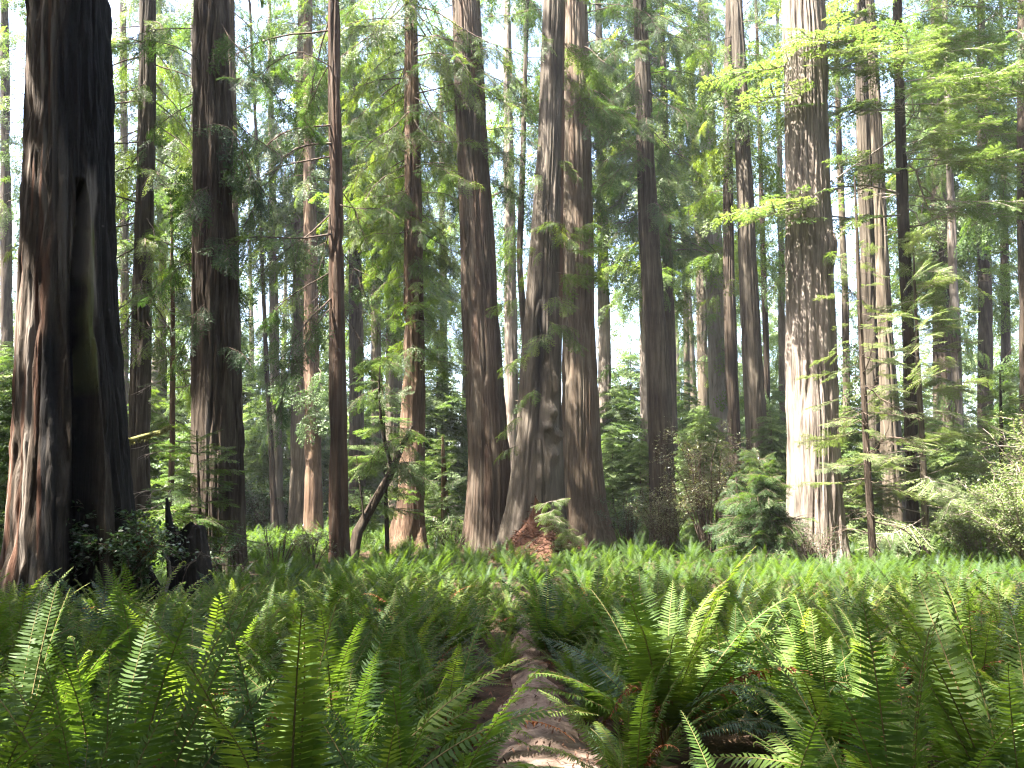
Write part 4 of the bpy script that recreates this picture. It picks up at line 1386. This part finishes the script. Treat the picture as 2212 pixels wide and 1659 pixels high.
rngf = np.random.default_rng(2024)
FROND = []
for k in range(14):
    curl = rngf.uniform(2.5, 4.5) if k % 3 == 0 else 0
    up = k % 7
    a0 = R([6, 12, 19, 27, 35, 44, 55][up])
    a1 = a0 + R([22, 34, 44, 52, 58, 60, 60][up]) * rngf.uniform(.8, 1.2)
    Q, rv, rq = make_frond(rngf, 1.0, a0, a1, 50, .108 * rngf.uniform(.85, 1.15), curl, .0092)
    g = Geo()
    g.quads(Q, 0, np.clip(.25 + rngf.random() * .5 + rngf.normal(size=len(Q)) * .06, 0, 1))
    g.add(rv, rq, 1)
    FROND.append((a0, g.mesh('frond', [M['fern'], M['rachis']])))
OLD = []
for k in range(4):
    Q, rv, rq = make_frond(rngf, 1.0, R(40 + 8 * k), R(100 + 8 * k), 48, .108, 0, .0092, droop=.25)
    g = Geo()
    g.quads(Q, 0, np.clip(.2 + rngf.random() * .5 + rngf.normal(size=len(Q)) * .06, 0, 1))
    g.add(rv, rq, 1)
    OLD.append(g.mesh('frond', [M['fern_old'], M['rachis']]))
DEAD = []
for k in range(3):
    Q, rv, rq = make_frond(rngf, 1.0, R(12 + 20 * k), R(118 + 10 * k), 38, .075, 2 if k == 0 else 0, .010, droop=.5, dead=True)
    g = Geo()
    g.quads(Q, 0, np.clip(rngf.random(len(Q)), 0, 1))
    g.add(rv, rq, 0)
    DEAD.append(g.mesh('dead_frond', [M['fern_dead']]))


def near_fern(base, size, rng, label, group=None, nf=18, dead=1, old=4, az=None):
    root = thing('sword_fern', base, label, 'fern', group)

    def put(nm, me, az_, sc, tilt=0.0, lab=None):
        o = bpy.data.objects.new(nm, me)
        COL.objects.link(o)
        o.parent = root
        o.location = (.05 * math.cos(az_), .05 * math.sin(az_), 0)
        o.rotation_euler = (rng.normal() * .12, tilt, az_)
        o.scale = (sc, sc, sc)
        if lab:
            o['label'] = lab
    for i in range(nf):
        a = i * 2.399 + rng.normal() * .35 if az is None else R(rng.uniform(*az))
        put('frond', FROND[rng.integers(len(FROND))][1], a, size * rng.uniform(.78, 1.12), rng.normal() * .07)
    for i in range(old):
        put('frond', OLD[rng.integers(len(OLD))], rng.uniform(0, 6.28), size * rng.uniform(.75, 1.05), rng.normal() * .1, 'dull dark older frond arching low')
    for i in range(dead):
        put('dead_frond', DEAD[rng.integers(len(DEAD))], rng.uniform(0, 6.28), size * rng.uniform(.75, 1.05), 0, 'rusty brown withered frond')
    return root


# whole-fern meshes, shared by the middle distance
def whole_fern(rng, nf, pairs, fine, dead=0):
    g = Geo()
    for i in range(nf):
        u = (i + rng.random()) / nf
        a0 = R(6 + 50 * u)
        old = rng.random() < .18
        cu = rng.uniform(2.5, 4.2) if rng.random() < .35 and not old else 0
        Q, rv, rq = make_frond(rng, rng.uniform(.8, 1.12), a0 + (R(20) if old else 0), a0 + R(rng.uniform(26, 66)), pairs, .106 * rng.uniform(.85, 1.15), cu, .0104 * (1 if fine else 44 / pairs * .8), fine)
        Mx = rotz(np.array(i * 2.399 + rng.normal() * .4))
        g.quads(Q @ Mx.T, 1 if old else 0, np.clip(.2 + rng.random() * .6 + rng.normal(size=len(Q)) * .05, 0, 1))
        if fine:
            g.add(rv @ Mx.T, rq, 2)
    for i in range(dead):
        Q, rv, rq = make_frond(rng, rng.uniform(.7, 1.05), R(rng.uniform(15, 45)), R(rng.uniform(90, 130)), pairs, .07, 0, .010, fine, .5, True)
        Mx = rotz(np.array(rng.uniform(0, 6.28)))
        g.quads(Q @ Mx.T, 3, rng.random(len(Q)))
    return g


FERN_MATS = [M['fern'], M['fern_old'], M['rachis'], M['fern_dead']]
FERN = [whole_fern(rngf, 17 + k % 5, 36, True, k % 3).mesh('sword_fern', FERN_MATS) for k in range(9)]

# positions: jittered grid, kept off the path and the trunks
occupied = [(T['rows'][0, 0], T['Y'], T['rows'][0, 3] + .25) for T in TREES.values()]
occupied += [(mb[0], mb[1], 1.2), (base[0], 12.6, .6)]
# big ferns placed by hand: px, base py, size, label
HERO = [
    (1440, 1610, 1.42, 'largest sword fern, sunlit and upright, right of the dirt path', 26, 2, 3),
    (610, 1980, 1.34, 'tall bright sword fern at the bottom left of centre', 22, 2, 3),
    (730, 1720, 1.15, 'sunlit sword fern with pale frond tips left of the path', 18, 1, 3),
    (215, 2040, 1.28, 'big sword fern with a browned curled frond at the bottom left', 20, 2, 4),
    (1800, 1660, 1.18, 'full green sword fern in shade right of the largest fern', 20, 1, 5),
    (1960, 1980, 1.22, 'dark sword fern at the bottom right', 19, 1, 5),
    (2225, 1900, 1.38, 'tall sword fern cut by the right edge', 18, 0, 4),
    (950, 1640, .95, 'sword fern beside the path with a rusty dead frond on the ground', 15, 3, 3),
    (1365, 1720, .80, 'low sword fern arching over the right side of the path', 14, 2, 5),
    (20, 1800, 1.15, 'dark sword fern cut by the left edge', 16, 1, 4),
    (420, 1660, 1.2, 'sword fern with a long pale frond left of centre', 17, 1, 4),
    (1640, 2000, .95, 'low dark sword fern at the bottom right of centre', 14, 2, 6),
    (880, 1960, 1.1, 'bottom edge sword fern just left of the path', 16, 2, 4),
]
rngp = np.random.default_rng(31)
taken = []
for px, py, size, lab, nf, dd, od in HERO:
    b = gpt(px, py)
    near_fern((b[0], b[1], 0), size, rngp, lab, None, nf, dd, od)
    taken.append((b[0], b[1]))
spots = []
y = 2.9
while y < 64:
    step = .60 if y < 7 else .70 if y < 9 else .60 if y < 18 else .72 if y < 36 else 1.2
    hw = .70 * y + 1.6
    for x in np.arange(-hw, hw, step):
        xx, yy = x + rngp.uniform(-.33, .33), y + rngp.uniform(-.33, .33)
        if yy < 16.5 and abs(xx - path_x(yy)) < (.45 if yy < 6.7 else .26 if yy < 8 else .16 if yy < 10 else .08):
            continue
        if any((xx - a) ** 2 + (yy - b) ** 2 < (r + .15) ** 2 for a, b, r in occupied):
            continue
        if any((xx - a) ** 2 + (yy - b) ** 2 < .5 ** 2 for a, b in taken):
            continue
        spots.append((xx, yy))
    y += step
spots.sort(key=lambda p: p[1])
ind = [p for p in spots if p[1] < 15.6 and abs(p[0]) < .69 * p[1] + .9][:290]
rest = [p for p in spots if p not in set(ind)]
ZONES = {
    'left': ('green sword fern in the shaded fern carpet left of the dirt path', 'ferns left of the path'),
    'right': ('green sword fern in the shaded fern carpet right of the dirt path', 'ferns right of the path'),
}
for i, (x, yy) in enumerate(ind):
    lab, grp = ZONES['left' if x < path_x(yy) else 'right']
    sz = (.72 + .56 * float(vnoise(x * .55, yy * .55, 91))) * (.75 if abs(x - path_x(yy)) < .7 and yy < 8 else 1) * rngp.uniform(.74, 1.16) * (1.0 if yy > 5 else .9) * (1 - .42 * min(1, max(0, (yy - 6) / 8)))
    if yy < 6.4:
        near_fern((x, yy, -.01), sz, rngp, lab, grp, 15, rngp.integers(0, 4), 4)
    else:
        o = bpy.data.objects.new('sword_fern', FERN[i % 9])
        COL.objects.link(o)
        o.location = (x, yy, -.01)
        o.rotation_euler = (0, 0, rngp.uniform(0, 6.28))
        o.scale = (sz, sz, sz * rngp.uniform(.9, 1.15))
        tag(o, lab, 'fern', grp)
# the far carpet
LOW = [whole_fern(rngf, 13, 13, False) for _ in range(6)] + [whole_fern(rngf, 15, 26, False) for _ in range(6)]
LOWV = [(np.concatenate(g.v), np.concatenate(g.q), np.concatenate(g.m), np.concatenate(g.t)) for g in LOW]
gg = Geo()
for x, yy in rest:
    v, q, m, t = LOWV[rngp.integers(6) + (6 if yy < 25 else 0)]
    s = (.65 + .7 * float(vnoise(x * .45, yy * .45, 91))) * rngp.uniform(.40, .82) * (1 if yy < 36 else 1.3)
    Mx = rotz(np.array(rngp.uniform(0, 6.28))) * s
    gg.v.append((v @ Mx.T + [x, yy, 0]).astype(np.float32))
    gg.q.append(q + gg.n)
    gg.m.append(m)
    gg.t.append(np.clip(t * .6 + rngp.uniform(0, .2) + .25 * float(vnoise(x * .4, yy * .4, 92)), 0, 1).astype(np.float32))
    gg.n += len(v)
tag(gg.build('fern_carpet', [M['fern'], M['fern_old']]), 'continuous carpet of ferns stretching away among the trunks', 'ferns', kind='stuff')
print('faces', sum(len(m.polygons) for m in bpy.data.meshes))


# ------------------------------------------------------------------ air
def make_haze(dens):
    m = bpy.data.materials.new('haze')
    m.use_nodes = True
    n, l = m.node_tree.nodes, m.node_tree.links
    n.remove(n['Principled BSDF'])
    v = n.new('ShaderNodeVolumePrincipled')
    v.inputs['Color'].default_value = (.9, .92, 1, 1)
    v.inputs['Density'].default_value = dens
    v.inputs['Anisotropy'].default_value = .2
    l.new(v.outputs[0], n['Material Output'].inputs['Volume'])
    P = np.array([[x, y, z] for z in (-1.2, 60) for x, y in ((-410, -70), (410, -70), (410, 610), (-410, 610))], float)
    g = Geo()
    g.add(P, [[0, 3, 2, 1], [4, 5, 6, 7], [0, 1, 5, 4], [1, 2, 6, 5], [2, 3, 7, 6], [3, 0, 4, 7]])
    tag(g.build('haze', m), 'thin bright air between the trunks', 'haze', kind='stuff')


make_haze(.0004)
